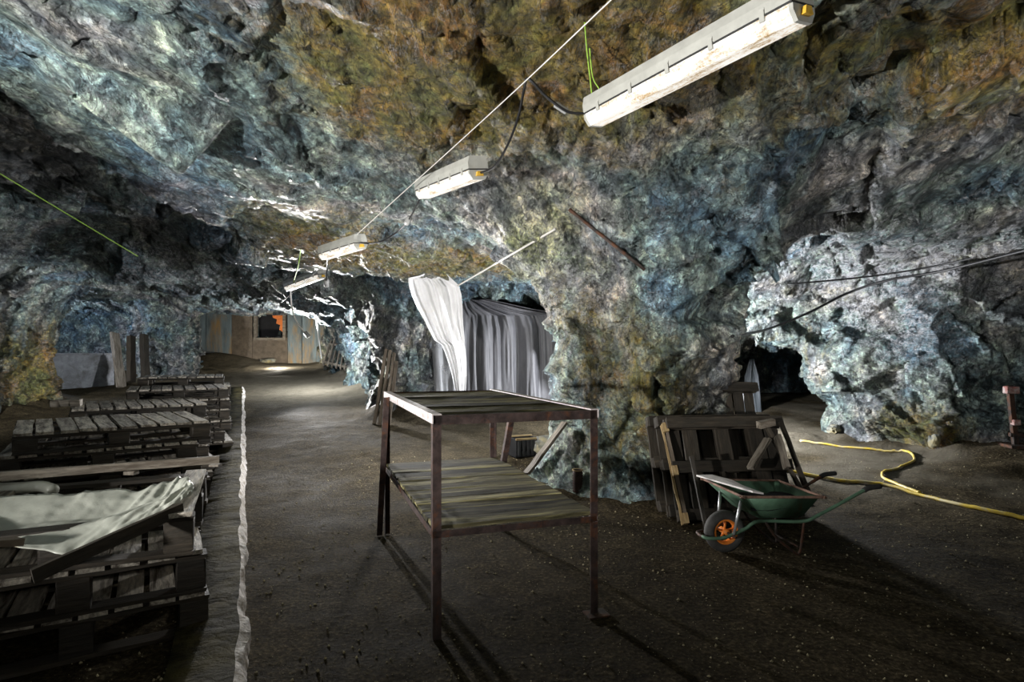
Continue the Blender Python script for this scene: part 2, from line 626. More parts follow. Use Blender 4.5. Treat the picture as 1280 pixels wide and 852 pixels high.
M['dim_sheet'] = simple('shaded_plastic', (0.07, 0.08, 0.09), 0.6, var=0.2, scale=3, bump=0.2, bdist=0.02)  # darkened, the dimness of the drift is in the colour
M['thin_sheet'] = simple('thin_clear_plastic', (0.4, 0.41, 0.43), 0.35, var=0.2, scale=3, bump=0.2, bdist=0.02, alpha=0.45)
M['green'] = simple('green_paint', (0.085, 0.165, 0.105), 0.55, 0.05, var=0.35, scale=9, bump=0.3, bdist=0.004, col2=(0.13, 0.085, 0.04), thr=(0.55, 0.68))
M['rim'] = simple('rusty_rim', (0.25, 0.15, 0.11), 0.75, 0.1, var=0.5, scale=25, bump=0.5, bdist=0.004)
M['rubber'] = simple('rubber', (0.03, 0.03, 0.03), 0.7, var=0.4, scale=20, bump=0.3, bdist=0.003)
M['tyre'] = simple('dusty_tyre', (0.06, 0.058, 0.055), 0.8, var=0.4, scale=14, bump=0.3, bdist=0.003)
M['orange'] = simple('orange_paint', (0.75, 0.22, 0.03), 0.5, var=0.3, scale=18, bump=0.2, bdist=0.002, col2=(0.3, 0.1, 0.03), thr=(0.55, 0.7))
M['zinc'] = simple('galvanised_steel', (0.6, 0.62, 0.64), 0.4, 0.7, var=0.2, scale=20, bump=0.1, bdist=0.002)
M['darksteel'] = simple('dark_steel', (0.05, 0.04, 0.035), 0.6, 0.4, var=0.6, scale=20, bump=0.3, bdist=0.003, col2=(0.12, 0.05, 0.025))
M['cardboard'] = simple('white_board', (0.8, 0.76, 0.74), 0.8, var=0.12, scale=8, bump=0.2, bdist=0.004)
M['cable'] = simple('black_cable', (0.014, 0.014, 0.015), 0.5, var=0.2, scale=20, bump=0)
M['greycable'] = simple('grey_cable', (0.35, 0.35, 0.34), 0.5, var=0.2, scale=20, bump=0)
M['rope'] = simple('white_cord', (0.7, 0.68, 0.64), 0.8, var=0.2, scale=60, bump=0)
M['greencord'] = simple('green_cord', (0.3, 0.5, 0.06), 0.7, var=0.2, scale=40, bump=0)
M['hose'] = simple('yellow_hose', (0.62, 0.44, 0.05), 0.45, var=0.25, scale=9, bump=0, col2=(0.5, 0.45, 0.3))
M['lampbody'] = simple('lamp_housing', (0.46, 0.46, 0.42), 0.5, var=0.15, scale=9, bump=0)
M['seal'] = simple('lamp_seal', (0.03, 0.03, 0.03), 0.6, bump=0)
M['orangeplastic'] = simple('orange_cap', (0.7, 0.42, 0.05), 0.4, bump=0)
M['panel'] = simple('stained_panel', (0.13, 0.165, 0.18), 0.75, var=0.45, scale=2.2, bump=0.4, bdist=0.02, col2=(0.30, 0.18, 0.06), stretch=(2.2, 2.2, 0.5), rnd=0.2, thr=(0.5, 0.68))
M['brownboard'] = simple('brown_board', (0.12, 0.095, 0.07), 0.8, var=0.4, scale=5, bump=0.3, bdist=0.01, rnd=0.3)
M['orangepanel'] = simple('orange_shutter', (0.6, 0.17, 0.04), 0.6, var=0.25, scale=6, bump=0.1)
M['black'] = simple('plain_black', (0.012, 0.012, 0.013), 0.9, var=0.4, scale=5, bump=0.2)  # also paints the unlit void behind the far opening
M['redpaint'] = simple('faded_red_paint', (0.3, 0.12, 0.1), 0.7, var=0.5, scale=25, bump=0.3, bdist=0.003, col2=(0.4, 0.36, 0.34))


def lamp_tube_material():
    m, nt, b = new_mat('lit_diffuser')
    g = N(nt)
    c = g.coord((1, 5, 5))
    n = g.noise(c, 4.0, 8, 0.75, 0.4)
    f = g.noise(g.coord(), 60.0, 4, 0.8)
    d = g.ramp(g.math('ADD', n, g.math('MULTIPLY', f, 0.55)), [(0.72, (1, 0.97, 0.9)), (0.95, (0.40, 0.25, 0.09))])
    g.link(g.mix(1.0, d, (0.5, 0.5, 0.5), 'MULTIPLY'), b.inputs['Base Color'])
    g.link(d, b.inputs['Emission Color'])
    b.inputs['Emission Strength'].default_value = 0.62
    b.inputs['Roughness'].default_value = 0.4
    return m


M['tube'] = lamp_tube_material()

# ------------------------------------------------------------------ the rock

OUT = [(-4.6, -2.6), (7.0, -2.6), (8.0, 3.0), (8.2, 6.0), (7.0, 7.35), (6.3, 7.75), (6.0, 7.75), (4.95, 9.0), (3.4, 9.8), (2.2, 9.9),
       (1.35, 10.4), (1.3, 12.6), (-1.7, 12.6), (-1.45, 11.3), (-1.8, 10.75), (-2.45, 11.1), (-2.85, 12.3), (-3.1, 13.4), (-4.7, 16.6),
       (-6.2, 20.0), (-7.9, 24.2), (-13.6, 24.2), (-11.2, 19.8), (-9.95, 18.3), (-9.8, 17.2), (-10.6, 16.7), (-11.6, 17.4),
       (-12.2, 19.2), (-15.6, 19.6), (-16.2, 15.6), (-13.2, 14.2), (-10.9, 13.3), (-9.95, 12.5), (-9.8, 11.0), (-9.0, 8.5), (-8.0, 4.0)]


def poly_sd(x, y):
    """signed distance to the plan outline, positive inside"""
    pts = np.array(OUT)
    d = np.full(x.shape, 1e9)
    ins = np.zeros(x.shape, bool)
    n = len(pts)
    for i in range(n):
        ax, ay = pts[i]
        bx, by = pts[(i + 1) % n]
        ex, ey = bx - ax, by - ay
        t = np.clip(((x - ax) * ex + (y - ay) * ey) / (ex * ex + ey * ey), 0, 1)
        d = np.minimum(d, (x - ax - t * ex) ** 2 + (y - ay - t * ey) ** 2)
        c = ((ay > y) != (by > y))
        with np.errstate(divide='ignore', invalid='ignore'):
            xi = ax + (y - ay) * ex / (ey if abs(ey) > 1e-9 else 1e-9)
        ins ^= c & (x < xi)
    d = np.sqrt(d)
    return np.where(ins, d, -d)


def ceiling_h(x, y):
    fl = floor_slope(y)
    main = 3.5 - 0.117 * (y - 3.2)
    # the right chamber hangs lower behind a sloping face
    right = 3.45 - 0.78 * sstep(4.1, 5.7, y) + 0.22 * sstep(6.2, 7.0, y) - 0.3 * sstep(7.2, 9.4, y)
    main = main + (right - main) * sstep(1.3, 2.5, x)
    # beyond the slab edge: dark void, then the lintel in front of the gallery
    low = sstep(-6.0, -3.6, x)
    arch = sstep(-8.0, -9.5, x)
    base = np.interp(y, [4, 9.6, 10.4, 11.0, 12.2, 16, 24], [3.95, 3.75, 3.6, 3.0, 2.9, 2.66, 3.34])
    base = base - 0.4 * low * sstep(9.9, 11.2, y) * (1 - sstep(13, 16, y)) + 0.45 * arch * sstep(10, 12, y) * (1 - sstep(17, 19, y))
    edge_y = np.interp(x, [-4.2, -3.6, -2.0, 1.0, 2.5], [8.3, 9.0, 9.7, 10.1, 10.3])
    edge = np.minimum(x + 3.95, edge_y - y)
    edge = np.where(x > 2.0, np.maximum(edge, (x - 2.0) * 4), edge)
    k = sstep(-0.16, 0.16, edge)
    return base + (main - base) * k


P1C = (1.62, 6.85)
_n = Vector((0.42, -0.74, -0.55)).normalized()
_u = (Vector((0.55, 0.1, 0.8)) - _n * Vector((0.55, 0.1, 0.8)).dot(_n)).normalized()
_v = _n.cross(_u)
BLOCK = (Matrix((_u, _v, _n)).transposed(), P(196, 128, 4.25) - _n * 0.33, (0.36, 0.42, 0.4))


def build_field(h):
    x0, x1, y0, y1, z0, z1 = -16.8, 8.6, -3.1, 25.0, -0.35, 4.35
    xs = np.arange(x0, x1, h, dtype=np.float32)
    ys = np.arange(y0, y1, h, dtype=np.float32)
    zs = np.arange(z0, z1, h, dtype=np.float32)
    X, Y = np.meshgrid(xs, ys, indexing='ij')
    wx = X + 0.25 * np.sin(Y * 1.7 + 0.6) * 0.5
    wy = Y + 0.22 * np.sin(X * 1.9 + 1.1) * 0.5
    sd = poly_sd(wx, wy).astype(np.float32)
    ce = ceiling_h(X, Y).astype(np.float32)
    fl = floor_slope(Y).astype(np.float32)
    rx = (X - P1C[0]) / np.where(X > P1C[0], 0.80, 0.96)
    ry = (Y - P1C[1]) / 1.05
    pr = ((np.sqrt(rx * rx + ry * ry) - 1.0) * 1.0).astype(np.float32)
    pr = pr + 0.10 * np.sin(np.arctan2(ry, rx) * 5 + 0.7).astype(np.float32)
    # more foot on the left side of the pillar
    left_foot = np.clip(-(X - P1C[0]) * 0.75 - (Y - P1C[1]) * 0.1, 0, 1).astype(np.float32)
    tun = np.where(Y > 8.6, 0.76 - np.sqrt((X - 4.28 - 0.09 * (Y - 9.5)) ** 2), -5).astype(np.float32)
    tun = np.where(Y > 15.5, -1, tun)
    Fd = np.empty((len(xs), len(ys), len(zs)), np.float32)
    k = 0.42
    for iz, z in enumerate(zs):
        zr = z - fl
        fw = 0.55 * np.clip((zr - 1.5) / 1.6, 0, 1.3) ** 2 + 0.35 * np.clip((0.55 - zr) / 0.8, 0, 1) ** 2
        # the left rock overhangs far into the chamber
        fw = fw + 1.3 * sstep(-5.5, -8.5, X) * sstep(14.5, 11.5, Y) * np.clip((zr - 1.7) / 1.8, 0, 1.2) ** 2
        a = sd - fw
        fp = 0.52 * max((z - 1.55) / 1.05, 0) ** 2 + (0.22 + 0.45 * left_foot) * np.clip((0.75 - z) / 0.9, 0, 1) ** 1.5
        bq = pr - fp
        c = ce - z
        m = np.minimum(np.minimum(a, bq), c)
        s = -k * 0.5 * np.log(np.exp(-(a - m) / (k * 0.5)) + np.exp(-(bq - m) / (k * 0.5)) + np.exp(-(c - m) / (k * 0.5))) + m
        # drift on the right
        lf = 3.1 + 0.1 * (Y - 9.3)
        rt = 5.12 + 1.25 * np.clip(Y - 9.55, 0, 2.2)  # drift widens out of view, shaped so its inside stays dark
        dx = (X - (lf + rt) / 2) / ((rt - lf) / 2)
        dz = np.maximum((z - 0.75) / 1.0, (0.75 - z) / 2.0)
        t = (1 - (np.abs(dx) ** 2.4 + np.abs(dz) ** 2.4) ** (1 / 2.4)) * 0.9
        t = np.minimum(t, np.minimum(Y - 8.3, 14.6 - Y))
        Fd[:, :, iz] = np.maximum(s, t)
    # closed outside
    Fd[0], Fd[-1], Fd[:, 0], Fd[:, -1], Fd[:, :, -1] = -1, -1, -1, -1, -1
    # a loosened block standing proud of the roof on the left
    R, ctr, hs = BLOCK
    ix = np.where((xs > -4.1) & (xs < -1.6))[0]
    iy = np.where((ys > 3.1) & (ys < 5.8))[0]
    GX, GY, GZ = np.meshgrid(xs[ix] - ctr.x, ys[iy] - ctr.y, zs - ctr.z, indexing='ij')
    q = [abs(R[0][r] * GX + R[1][r] * GY + R[2][r] * GZ) - hs[r] for r in range(3)]
    bd = np.maximum(np.maximum(q[0], q[1]), q[2])
    sub = Fd[ix[0]:ix[-1] + 1, iy[0]:iy[-1] + 1, :]
    Fd[ix[0]:ix[-1] + 1, iy[0]:iy[-1] + 1, :] = np.minimum(sub, bd)
    return Fd, (x0, y0, z0)


def surface_nets(Fd, org, h):
    S = Fd > 0
    nx, ny, nz = S.shape
    cnt = np.zeros((nx - 1, ny - 1, nz - 1), np.uint8)
    offs = [(a, b_, c) for a in (0, 1) for b_ in (0, 1) for c in (0, 1)]
    for a, b_, c in offs:
        cnt += S[a:nx - 1 + a, b_:ny - 1 + b_, c:nz - 1 + c]
    act = (cnt > 0) & (cnt < 8)
    idx = np.argwhere(act)
    ids = np.full(act.shape, -1, np.int32)
    ids[act] = np.arange(len(idx), dtype=np.int32)
    vals = np.stack([Fd[idx[:, 0] + a, idx[:, 1] + b_, idx[:, 2] + c] for a, b_, c in offs], 1)
    pos = np.zeros((len(idx), 3), np.float32)
    num = np.zeros(len(idx), np.float32)
    for i in range(8):
        for j in range(i + 1, 8):
            dlt = np.array(offs[j]) - np.array(offs[i])
            if abs(dlt).sum() != 1:
                continue
            va, vb = vals[:, i], vals[:, j]
            cr = (va > 0) != (vb > 0)
            t = np.where(cr, va / np.where(cr, va - vb, 1), 0)
            pos += np.where(cr[:, None], np.array(offs[i], np.float32) + t[:, None] * dlt, 0)
            num += cr
    v = (idx + pos / num[:, None]) * h + np.array(org)
    quads = []
    for ax in range(3):
        sh = [slice(None)] * 3
        s2 = [slice(None)] * 3
        sh[ax] = slice(0, -1)
        s2[ax] = slice(1, None)
        A, B = S[tuple(sh)], S[tuple(s2)]
        cr = A != B
        e = np.argwhere(cr)
        o1, o2 = (ax + 1) % 3, (ax + 2) % 3
        ok = (e[:, o1] > 0) & (e[:, o2] > 0) & (e[:, o1] < Fd.shape[o1] - 1) & (e[:, o2] < Fd.shape[o2] - 1)
        e = e[ok]
        flip = A[tuple(e.T)]
        cs = []
        for (a, b_) in ((-1, -1), (0, -1), (0, 0), (-1, 0)):
            c = e.copy()
            c[:, o1] += a
            c[:, o2] += b_
            cs.append(ids[c[:, 0], c[:, 1], c[:, 2]])
        q = np.stack(cs, 1)
        q = np.where(flip[:, None], q[:, ::-1], q)
        quads.append(q)
    return v, np.concatenate(quads)


def subdivide_quads(v, q):
    e = np.concatenate([np.stack([q[:, i], q[:, (i + 1) % 4]], 1) for i in range(4)])
    es = np.sort(e, 1)
    key = es[:, 0].astype(np.int64) * len(v) + es[:, 1]
    uk, inv = np.unique(key, return_inverse=True)
    a, b = uk // len(v), uk % len(v)
    em = (v[a] + v[b]) / 2
    fc = v[q].mean(1)
    nv, ne, nf = len(v), len(em), len(q)
    inv = inv.reshape(4, nf)
    E = [nv + inv[i] for i in range(4)]
    C = nv + ne + np.arange(nf)
    Q = [np.stack([q[:, i], E[i], C, E[(i + 3) % 4]], 1) for i in range(4)]
    return np.concatenate([v, em, fc]), np.concatenate(Q)


def vnormals(v, q):
    n = np.cross(v[q[:, 2]] - v[q[:, 0]], v[q[:, 3]] - v[q[:, 1]])
    out = np.zeros_like(v)
    for i in range(4):
        for a in range(3):
            out[:, a] += np.bincount(q[:, i], n[:, a], len(v))
    return out / np.maximum(np.linalg.norm(out, axis=1, keepdims=True), 1e-9)


GH = 0.068
Fd, org = build_field(GH)
RV, RQ = surface_nets(Fd, org, GH)
del Fd
# drop what lies under the floor and behind the photographer's back wall stays closed
fz = floor_slope(RV[:, 1])
keep = (RV[RQ][:, :, 2].max(1) > fz[RQ].min(1) - 0.3)
RQ = RQ[keep]
RV, RQ = subdivide_quads(RV, RQ)
# light smoothing of the lattice steps
for _ in range(2):
    acc = np.zeros_like(RV)
    cn = np.zeros(len(RV))
    for i in range(4):
        a, b = RQ[:, i], RQ[:, (i + 1) % 4]
        for c in range(3):
            acc[:, c] += np.bincount(a, RV[b, c], len(RV)) + np.bincount(b, RV[a, c], len(RV))
        cn += np.bincount(a, minlength=len(RV)) + np.bincount(b, minlength=len(RV))
    RV = np.where(cn[:, None] > 0, 0.4 * RV + 0.6 * acc / np.maximum(cn, 1)[:, None], RV)
RN = vnormals(RV, RQ)

ca, sa = math.cos(0.27), math.sin(0.27)


def bed(p, s, st):
    """coordinates stretched along the bedding of the rock"""
    x = p[:, 0] * ca - p[:, 1] * sa
    y = p[:, 0] * sa + p[:, 1] * ca
    z = p[:, 2] + 0.12 * x
    return np.stack([x, y / st, z], 1) / s


warp = np.stack([fbm(RV * 1.1 + 5, 2, 11), fbm(RV * 1.1 + 9, 2, 12), fbm(RV * 1.1 + 13, 2, 13)], 1)
pw = RV + 0.09 * warp
up = np.clip(-RN[:, 2], 0, 1)          # 1 on roofs, 0 on walls
zrel = RV[:, 2] - floor_slope(RV[:, 1])
roof_main = up * sstep(2.2, 0.8, RV[:, 0]) * sstep(-5, -3.6, RV[:, 0]) * sstep(11, 9, RV[:, 1])
rough = 1.0 - 0.62 * roof_main
disp = 0.13 * fbm(RV * 0.75, 3, 21) * rough
disp += 0.26 * rough * facets(bed(pw, 0.95, 1.7), 31)
disp += 0.12 * rough * facets(bed(pw, 0.40, 1.9), 32)
disp += 0.045 * facets(bed(pw, 0.17, 1.8), 33)
# ragged crust hanging along the lips
lip = sstep(0.0, 0.4, vnoise(bed(RV, 0.25, 3.0), 41))
disp += 0.03 * lip
disp *= sstep(-0.25, 0.5, zrel) * 0.8 + 0.2
_R, _c, _h = BLOCK
_l = (RV - np.array(_c)) @ np.array(_R)
_bd = np.max(np.abs(_l) - np.array(_h), axis=1)
disp *= 0.12 + 0.88 * sstep(0.06, 0.22, _bd)
RV2 = RV + RN * disp[:, None]

# colour zones of the rock: ochre, pale crust and painted pillar light, black as recess shade
def blob(c, r):
    d = ((RV2 - np.array(c)) / np.array(r)) ** 2
    return np.exp(-d.sum(1))

oc = (1.0 * blob((0.2, 3.7, 3.5), (1.3, 1.3, 1)) + 0.8 * blob((-0.9, 4.2, 3.4), (0.8, 1.0, 1)) + 0.9 * blob((-0.8, 8.6, 2.8), (1.8, 0.9, .6))
      + 0.8 * blob((-2.6, 7.5, 2.9), (1.2, 1.6, .6)) + 0.9 * blob((3.2, 3.6, 3.4), (1.6, .8, .7)) + 0.7 * blob((1.3, 5.8, 0.9), (1.2, .9, 1.1))
      + 0.5 * blob((0.75, 6.6, 2.0), (.5, .8, .8)) + 0.9 * blob((-10.0, 12.0, 1.0), (1.0, 1.5, 1.3)) + 0.9 * blob((5.6, 7.9, 0.4), (.6, .6, .45))
      + 0.7 * blob((-8.4, 23.5, 1.5), (1.2, 1.5, .8)) + 0.3 * blob((4.4, 9.2, 1.4), (1.5, .6, 1)))
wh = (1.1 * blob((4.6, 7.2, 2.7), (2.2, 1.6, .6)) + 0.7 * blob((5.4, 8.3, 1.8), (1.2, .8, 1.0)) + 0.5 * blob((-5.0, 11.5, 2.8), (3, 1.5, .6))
      + 0.4 * blob((-2.2, 11.0, 1.6), (1.0, .8, 1.3)) + 0.6 * blob((0.75, 6.2, 2.3), (.8, .8, .9)) + 0.55 * blob((-2.6, 8.0, 2.9), (2.2, 2.2, .6))  # left pillar side whitened, light painted into the rock
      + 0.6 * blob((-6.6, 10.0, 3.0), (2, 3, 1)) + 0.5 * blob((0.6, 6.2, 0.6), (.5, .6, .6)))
dk = 0.7 * blob((3.2, 5.5, 2.7), (1.6, .6, .4)) + 0.6 * blob((-5.5, 8.0, 3.6), (1.6, 3.2, .6)) + 0.5 * blob((7.3, 7.2, 1.2), (.8, .8, 1.2))  # paints shade into roof void, lintel lip and right recess

cen = RV2[RQ].mean(1)
nrm = RN[RQ].mean(1)
d1 = np.hypot(cen[:, 0] - P1C[0], cen[:, 1] - P1C[1])
zr = cen[:, 2] - floor_slope(cen[:, 1])
is_pil = (d1 < 1.9) & (nrm[:, 2] > -0.86) & (cen[:, 2] < 3.2)
is_roof = ~is_pil & ((nrm[:, 2] < -0.5) | (cen[:, 2] > 3.35)) & (zr > 1.7)
is_drift = ~is_pil & (cen[:, 1] > 9.3) & (cen[:, 0] > 2.6)
is_right = ~is_pil & ~is_roof & ((cen[:, 0] > 1.5) & (cen[:, 1] > -2))
is_front = ~is_pil & ~is_roof & ~is_right & (cen[:, 1] < -1.9)
is_mid = ~is_pil & ~is_roof & ~is_right & ~is_front & (cen[:, 0] > -8.3) & (cen[:, 1] > 5)
names = np.full(len(cen), 5)
names[is_mid] = 3
names[is_front] = 4
names[is_right] = 2
names[is_roof] = 1
names[is_pil] = 0
parts = [('rock_pillar', 'massive rough rock pillar in the middle with ochre and pale streaks', 0),
         ('ceiling', 'rough mine roof of blue-grey and ochre rock', 1),
         ('wall_right', 'pale bluish rock wall of the right chamber around the dark drift mouth', 2),
         ('wall_middle', 'rock wall and column left of the plastic sheeting', 3),
         ('wall_front', 'rock wall behind the viewer', 4),
         ('wall_left', 'rough rock wall and arch on the left side', 5)]
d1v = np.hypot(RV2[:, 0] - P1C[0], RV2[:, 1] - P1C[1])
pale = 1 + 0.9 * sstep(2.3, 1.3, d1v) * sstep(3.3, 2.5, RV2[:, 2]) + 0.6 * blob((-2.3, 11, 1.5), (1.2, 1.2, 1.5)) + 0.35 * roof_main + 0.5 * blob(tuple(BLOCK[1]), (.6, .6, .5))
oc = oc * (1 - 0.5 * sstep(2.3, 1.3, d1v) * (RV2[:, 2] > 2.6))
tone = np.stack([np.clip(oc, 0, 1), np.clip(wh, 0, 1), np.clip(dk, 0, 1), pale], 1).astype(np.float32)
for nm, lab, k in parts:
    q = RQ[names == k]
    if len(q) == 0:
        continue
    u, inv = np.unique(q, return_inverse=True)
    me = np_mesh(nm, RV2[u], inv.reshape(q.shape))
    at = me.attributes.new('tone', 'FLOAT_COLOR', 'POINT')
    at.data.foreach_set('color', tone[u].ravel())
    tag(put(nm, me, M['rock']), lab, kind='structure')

# ------------------------------------------------------------------ floor
fs = 0.07
fx = np.arange(-16.6, 8.5, fs)
fy = np.arange(-3.0, 24.6, fs)
FX, FY = np.meshgrid(fx, fy, indexing='ij')
pts = np.stack([FX.ravel(), FY.ravel(), np.zeros(FX.size)], 1)
sdf = poly_sd(FX, FY).ravel()
d1f = np.hypot(pts[:, 0] - P1C[0], pts[:, 1] - P1C[1]) - 1.05
dw = np.minimum(np.abs(sdf), np.maximum(d1f, 0))
drift = (pts[:, 0] > 3.0) & (pts[:, 1] > 9.0)


def floor_noise(p):
    return 0.022 * fbm(p * 0.9, 3, 61) + 0.011 * fbm(p * 4.0, 3, 62)


near = sstep(2.0, 3.5, np.hypot(pts[:, 0] + .2, pts[:, 1] - 3.9))
nz = floor_noise(pts) * (0.35 + 0.65 * near)
talus = 0.20 * np.exp(-dw / 0.28) * (1 + 0.8 * fbm(pts * 1.6, 3, 63)) * np.where(drift, 0.25, 1.0)
mound = 0.45 * np.exp(-(((pts[:, 0] + 12.0) / 1.6) ** 2 + ((pts[:, 1] - 23.3) / 1.0) ** 2))
mound += 0.16 * np.exp(-(((pts[:, 0] - 6.6) / 1.0) ** 2 + ((pts[:, 1] - 7.0) / .7) ** 2)) * (1 + .5 * fbm(pts * 2, 2, 64))
FZ = floor_slope(pts[:, 1]) + nz + talus + mound
pts[:, 2] = FZ
nxf, nyf = FX.shape
I = np.arange(nxf * nyf).reshape(nxf, nyf)
fq = np.stack([I[:-1, :-1].ravel(), I[1:, :-1].ravel(), I[1:, 1:].ravel(), I[:-1, 1:].ravel()], 1)
sdq = sdf[fq].max(1)
tun_keep = drift[fq].any(1) & (pts[fq][:, :, 1].max(1) < 14.8)
fq = fq[(sdq > -0.6) | tun_keep]
u, inv = np.unique(fq, return_inverse=True)
me = np_mesh('floor', pts[u], inv.reshape(fq.shape))
# floor colour lightened to paint light along the gallery and right chamber
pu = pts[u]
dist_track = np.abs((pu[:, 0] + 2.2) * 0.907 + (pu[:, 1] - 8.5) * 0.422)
lit_floor = sstep(9.5, 15.0, pu[:, 1]) * np.exp(-(dist_track / 2.6) ** 2) * 0.9
lit_floor += 0.85 * sstep(5.2, 7.0, pu[:, 1]) * sstep(2.2, 3.4, pu[:, 0]) * np.clip(0.5 + fbm(pu * 1.3, 3, 65), 0, 1)
lit_floor += 0.25 * sstep(6.2, 9.0, pu[:, 1]) * np.exp(-((pu[:, 0] + 1.0) / 1.6) ** 2)
at = me.attributes.new('lit_floor', 'FLOAT', 'POINT')
at.data.foreach_set('value', np.clip(lit_floor, 0, 1).astype(np.float32))
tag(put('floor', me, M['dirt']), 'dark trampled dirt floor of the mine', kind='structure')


def fheight(x, y):
    i = int(round((x - fx[0]) / fs))
    j = int(round((y - fy[0]) / fs))
    return float(FZ[min(max(i, 0), nxf - 1) * nyf + min(max(j, 0), nyf - 1)])


# grit scattered over the ground
n = 9000
gx = rng.uniform(-2.2, 6.5, n)
gy = 2.0 + 6.0 * rng.random(n) ** 1.6
gr = 0.0025 + 0.008 * rng.random(n) ** 6
octv = np.array([(1, 0, 0), (0, 1, 0), (-1, 0, 0), (0, -1, 0), (0, 0, 1), (0, 0, -1)], float)
octf = np.array([(0, 1, 4), (1, 2, 4), (2, 3, 4), (3, 0, 4), (1, 0, 5), (2, 1, 5), (3, 2, 5), (0, 3, 5)])
gv, gf = [], []
for i in range(n):
    if abs(gx[i] + 0.4653 * gy[i]) < 0.05 or (np.hypot(gx[i] - P1C[0], gy[i] - P1C[1]) < 1.4):
        continue
    z = fheight(gx[i], gy[i])
    o = octv * gr[i] * rng.uniform(0.6, 1.3, (6, 3)) + np.array([gx[i], gy[i], z + gr[i] * 0.3])
    gf.append(octf + 6 * len(gv))
    gv.append(o)
me = np_mesh('grit', np.concatenate(gv), np.concatenate(gf), False)
tag(put('grit', me, M['gravel']), 'light grit scattered over the dark floor', 'grit', kind='stuff')


def boulder(px, py, size, label, seed, squash=(1, 1, .8), mat='boulder'):
    g = G(px, py)
    bm = bmesh.new()
    bmesh.ops.create_icosphere(bm, subdivisions=3, radius=1.0)
    vv = np.array([v.co[:] for v in bm.verts])
    rr = 1 + 0.35 * facets(vv * 1.1 + seed * 3.7, seed) + 0.1 * fbm(vv * 3, 2, seed)
    for v, r in zip(bm.verts, rr):
        v.co = Vector((v.co.x * squash[0], v.co.y * squash[1], v.co.z * squash[2])) * float(r) * size
    me = bpy.data.meshes.new('boulder')
    bm.to_mesh(me)
    bm.free()
    zmin = min(v.co.z for v in me.vertices)
    z = fheight(g.x, g.y)
    tag(put('boulder', me, M[mat], None, (g.x, g.y, z - zmin - size * 0.15)), label, 'rock', 'loose stones on the floor')


boulder(1168, 571, 0.11, 'upright pale boulder on the floor by the yellowish wall foot', 1, (.8, .8, 1.1))
boulder(1186, 566, 0.08, 'small pale stone just right of the upright boulder', 2)
boulder(1130, 553, 0.07, 'small stone at the foot of the right wall beside the hose', 3)
boulder(1042, 548, 0.09, 'pale stone at the right jamb of the dark drift', 4)
boulder(690, 590, 0.17, 'brown rock lump at the left foot of the big pillar', 5, (1.3, .9, .8))
boulder(708, 606, 0.10, 'dark rock chunk in front of the left pillar foot', 6, (1.2, .9, .7))
boulder(738, 618, 0.08, 'small stone beside the ribbed can at the pillar foot', 7)
boulder(335, 455, 0.2, 'pale block lying at the foot of the far stained wall', 8, (1.5, .8, .5))

# ------------------------------------------------------------------ kerb
KD = Vector((-0.4653, 1.0, 0)).normalized()
KS = Vector((KD.y, -KD.x, 0))       # to the right of the kerb
nk = 520
ks = np.linspace(1.2, 16.7, nk + 1)
KN = [fbm(np.stack([ks * 3.0, ks * 0 + 7 * c, ks * 0], 1), 4, 80 + c, 0.55 if c in (0, 1, 2) else 0.72) for c in range(6)]
rows = []
for i in range(nk + 1):
    s = ks[i]
    b0 = KD * s
    rg = [KN[c][i] for c in range(6)]
    zf = float(floor_slope(b0.y))
    sec = [(-0.34 + .02 * rg[1], -0.04), (-0.32, 0.06 + .02 * rg[0]), (-0.14, 0.085 + .012 * rg[2]), (-0.035 + .014 * rg[1], 0.085 + .012 * rg[2]),
           (0.004 + .014 * rg[3], 0.045 + .02 * rg[4]), (0.03 + .02 * rg[5], -0.06)]
    rows.append([b0 + KS * a + Vector((0, 0, zf + z)) for a, z in sec])
kv, kf, kw_, kwf = [], [], [], []
for r in rows:
    kv += r[:4]
    kw_ += [r[3]] + [r[4], r[5]]
for i in range(nk):
    for j in range(3):
        kf.append((i * 4 + j, i * 4 + j + 1, (i + 1) * 4 + j + 1, (i + 1) * 4 + j))
    for j in range(2):
        kwf.append((i * 3 + j, i * 3 + j + 1, (i + 1) * 3 + j + 1, (i + 1) * 3 + j))
kerb = tag(put('kerb', mesh('kerb', kv, kf, True), M['kerb']), 'long mossy concrete kerb running beside the pallet stacks', kind='structure')
put('lime_crust', mesh('lime_crust', kw_, kwf, False), M['lime'], kerb)['label'] = 'ragged white lime crust along the kerb edge'

# low concrete wall in the alcove
a0, a1 = G(52, 488), G(140, 481)
cw = empty('wall_alcove', (a0 + a1) / 2, (0, 0, math.atan2(a1.y - a0.y, a1.x - a0.x)))
tag(cw, 'low grey concrete wall in the left arch', kind='structure')
Lw = (a1 - a0).length
put('wall_block', box_mesh('wall_block', Lw, 0.3, 0.92, 8, 0.01, 0, 3), M['concrete'], cw, (0, 0, 0.42))
put('coping', box_mesh('coping', Lw + .05, 0.4, 0.05, 8, 0.006, 0, 4), M['concrete'], cw, (0, 0, 0.905))

# ------------------------------------------------------------------ far wall of stained panels with an opening
WD = 23.55
wb = empty('wall_back', (0, WD, 0))
tag(wb, 'far wall of stained upright panels with a square opening', kind='structure')
zf = float(floor_slope(WD))
pxs = [226, 258, 290, 316]
right = [360, 378, 396, 412]


def panel(p0, p1, z0, z1, mt='panel', dy=0.0):
    xa, xb = (p0 - 640) / F * WD, (p1 - 640) / F * WD
    put('wall_panel', box_mesh('wall_panel', abs(xb - xa) - 0.02, 0.06, z1 - z0, 4, 0.008, 0, int(p0)), M[mt], wb,
        ((xa + xb) / 2, dy, (z0 + z1) / 2))


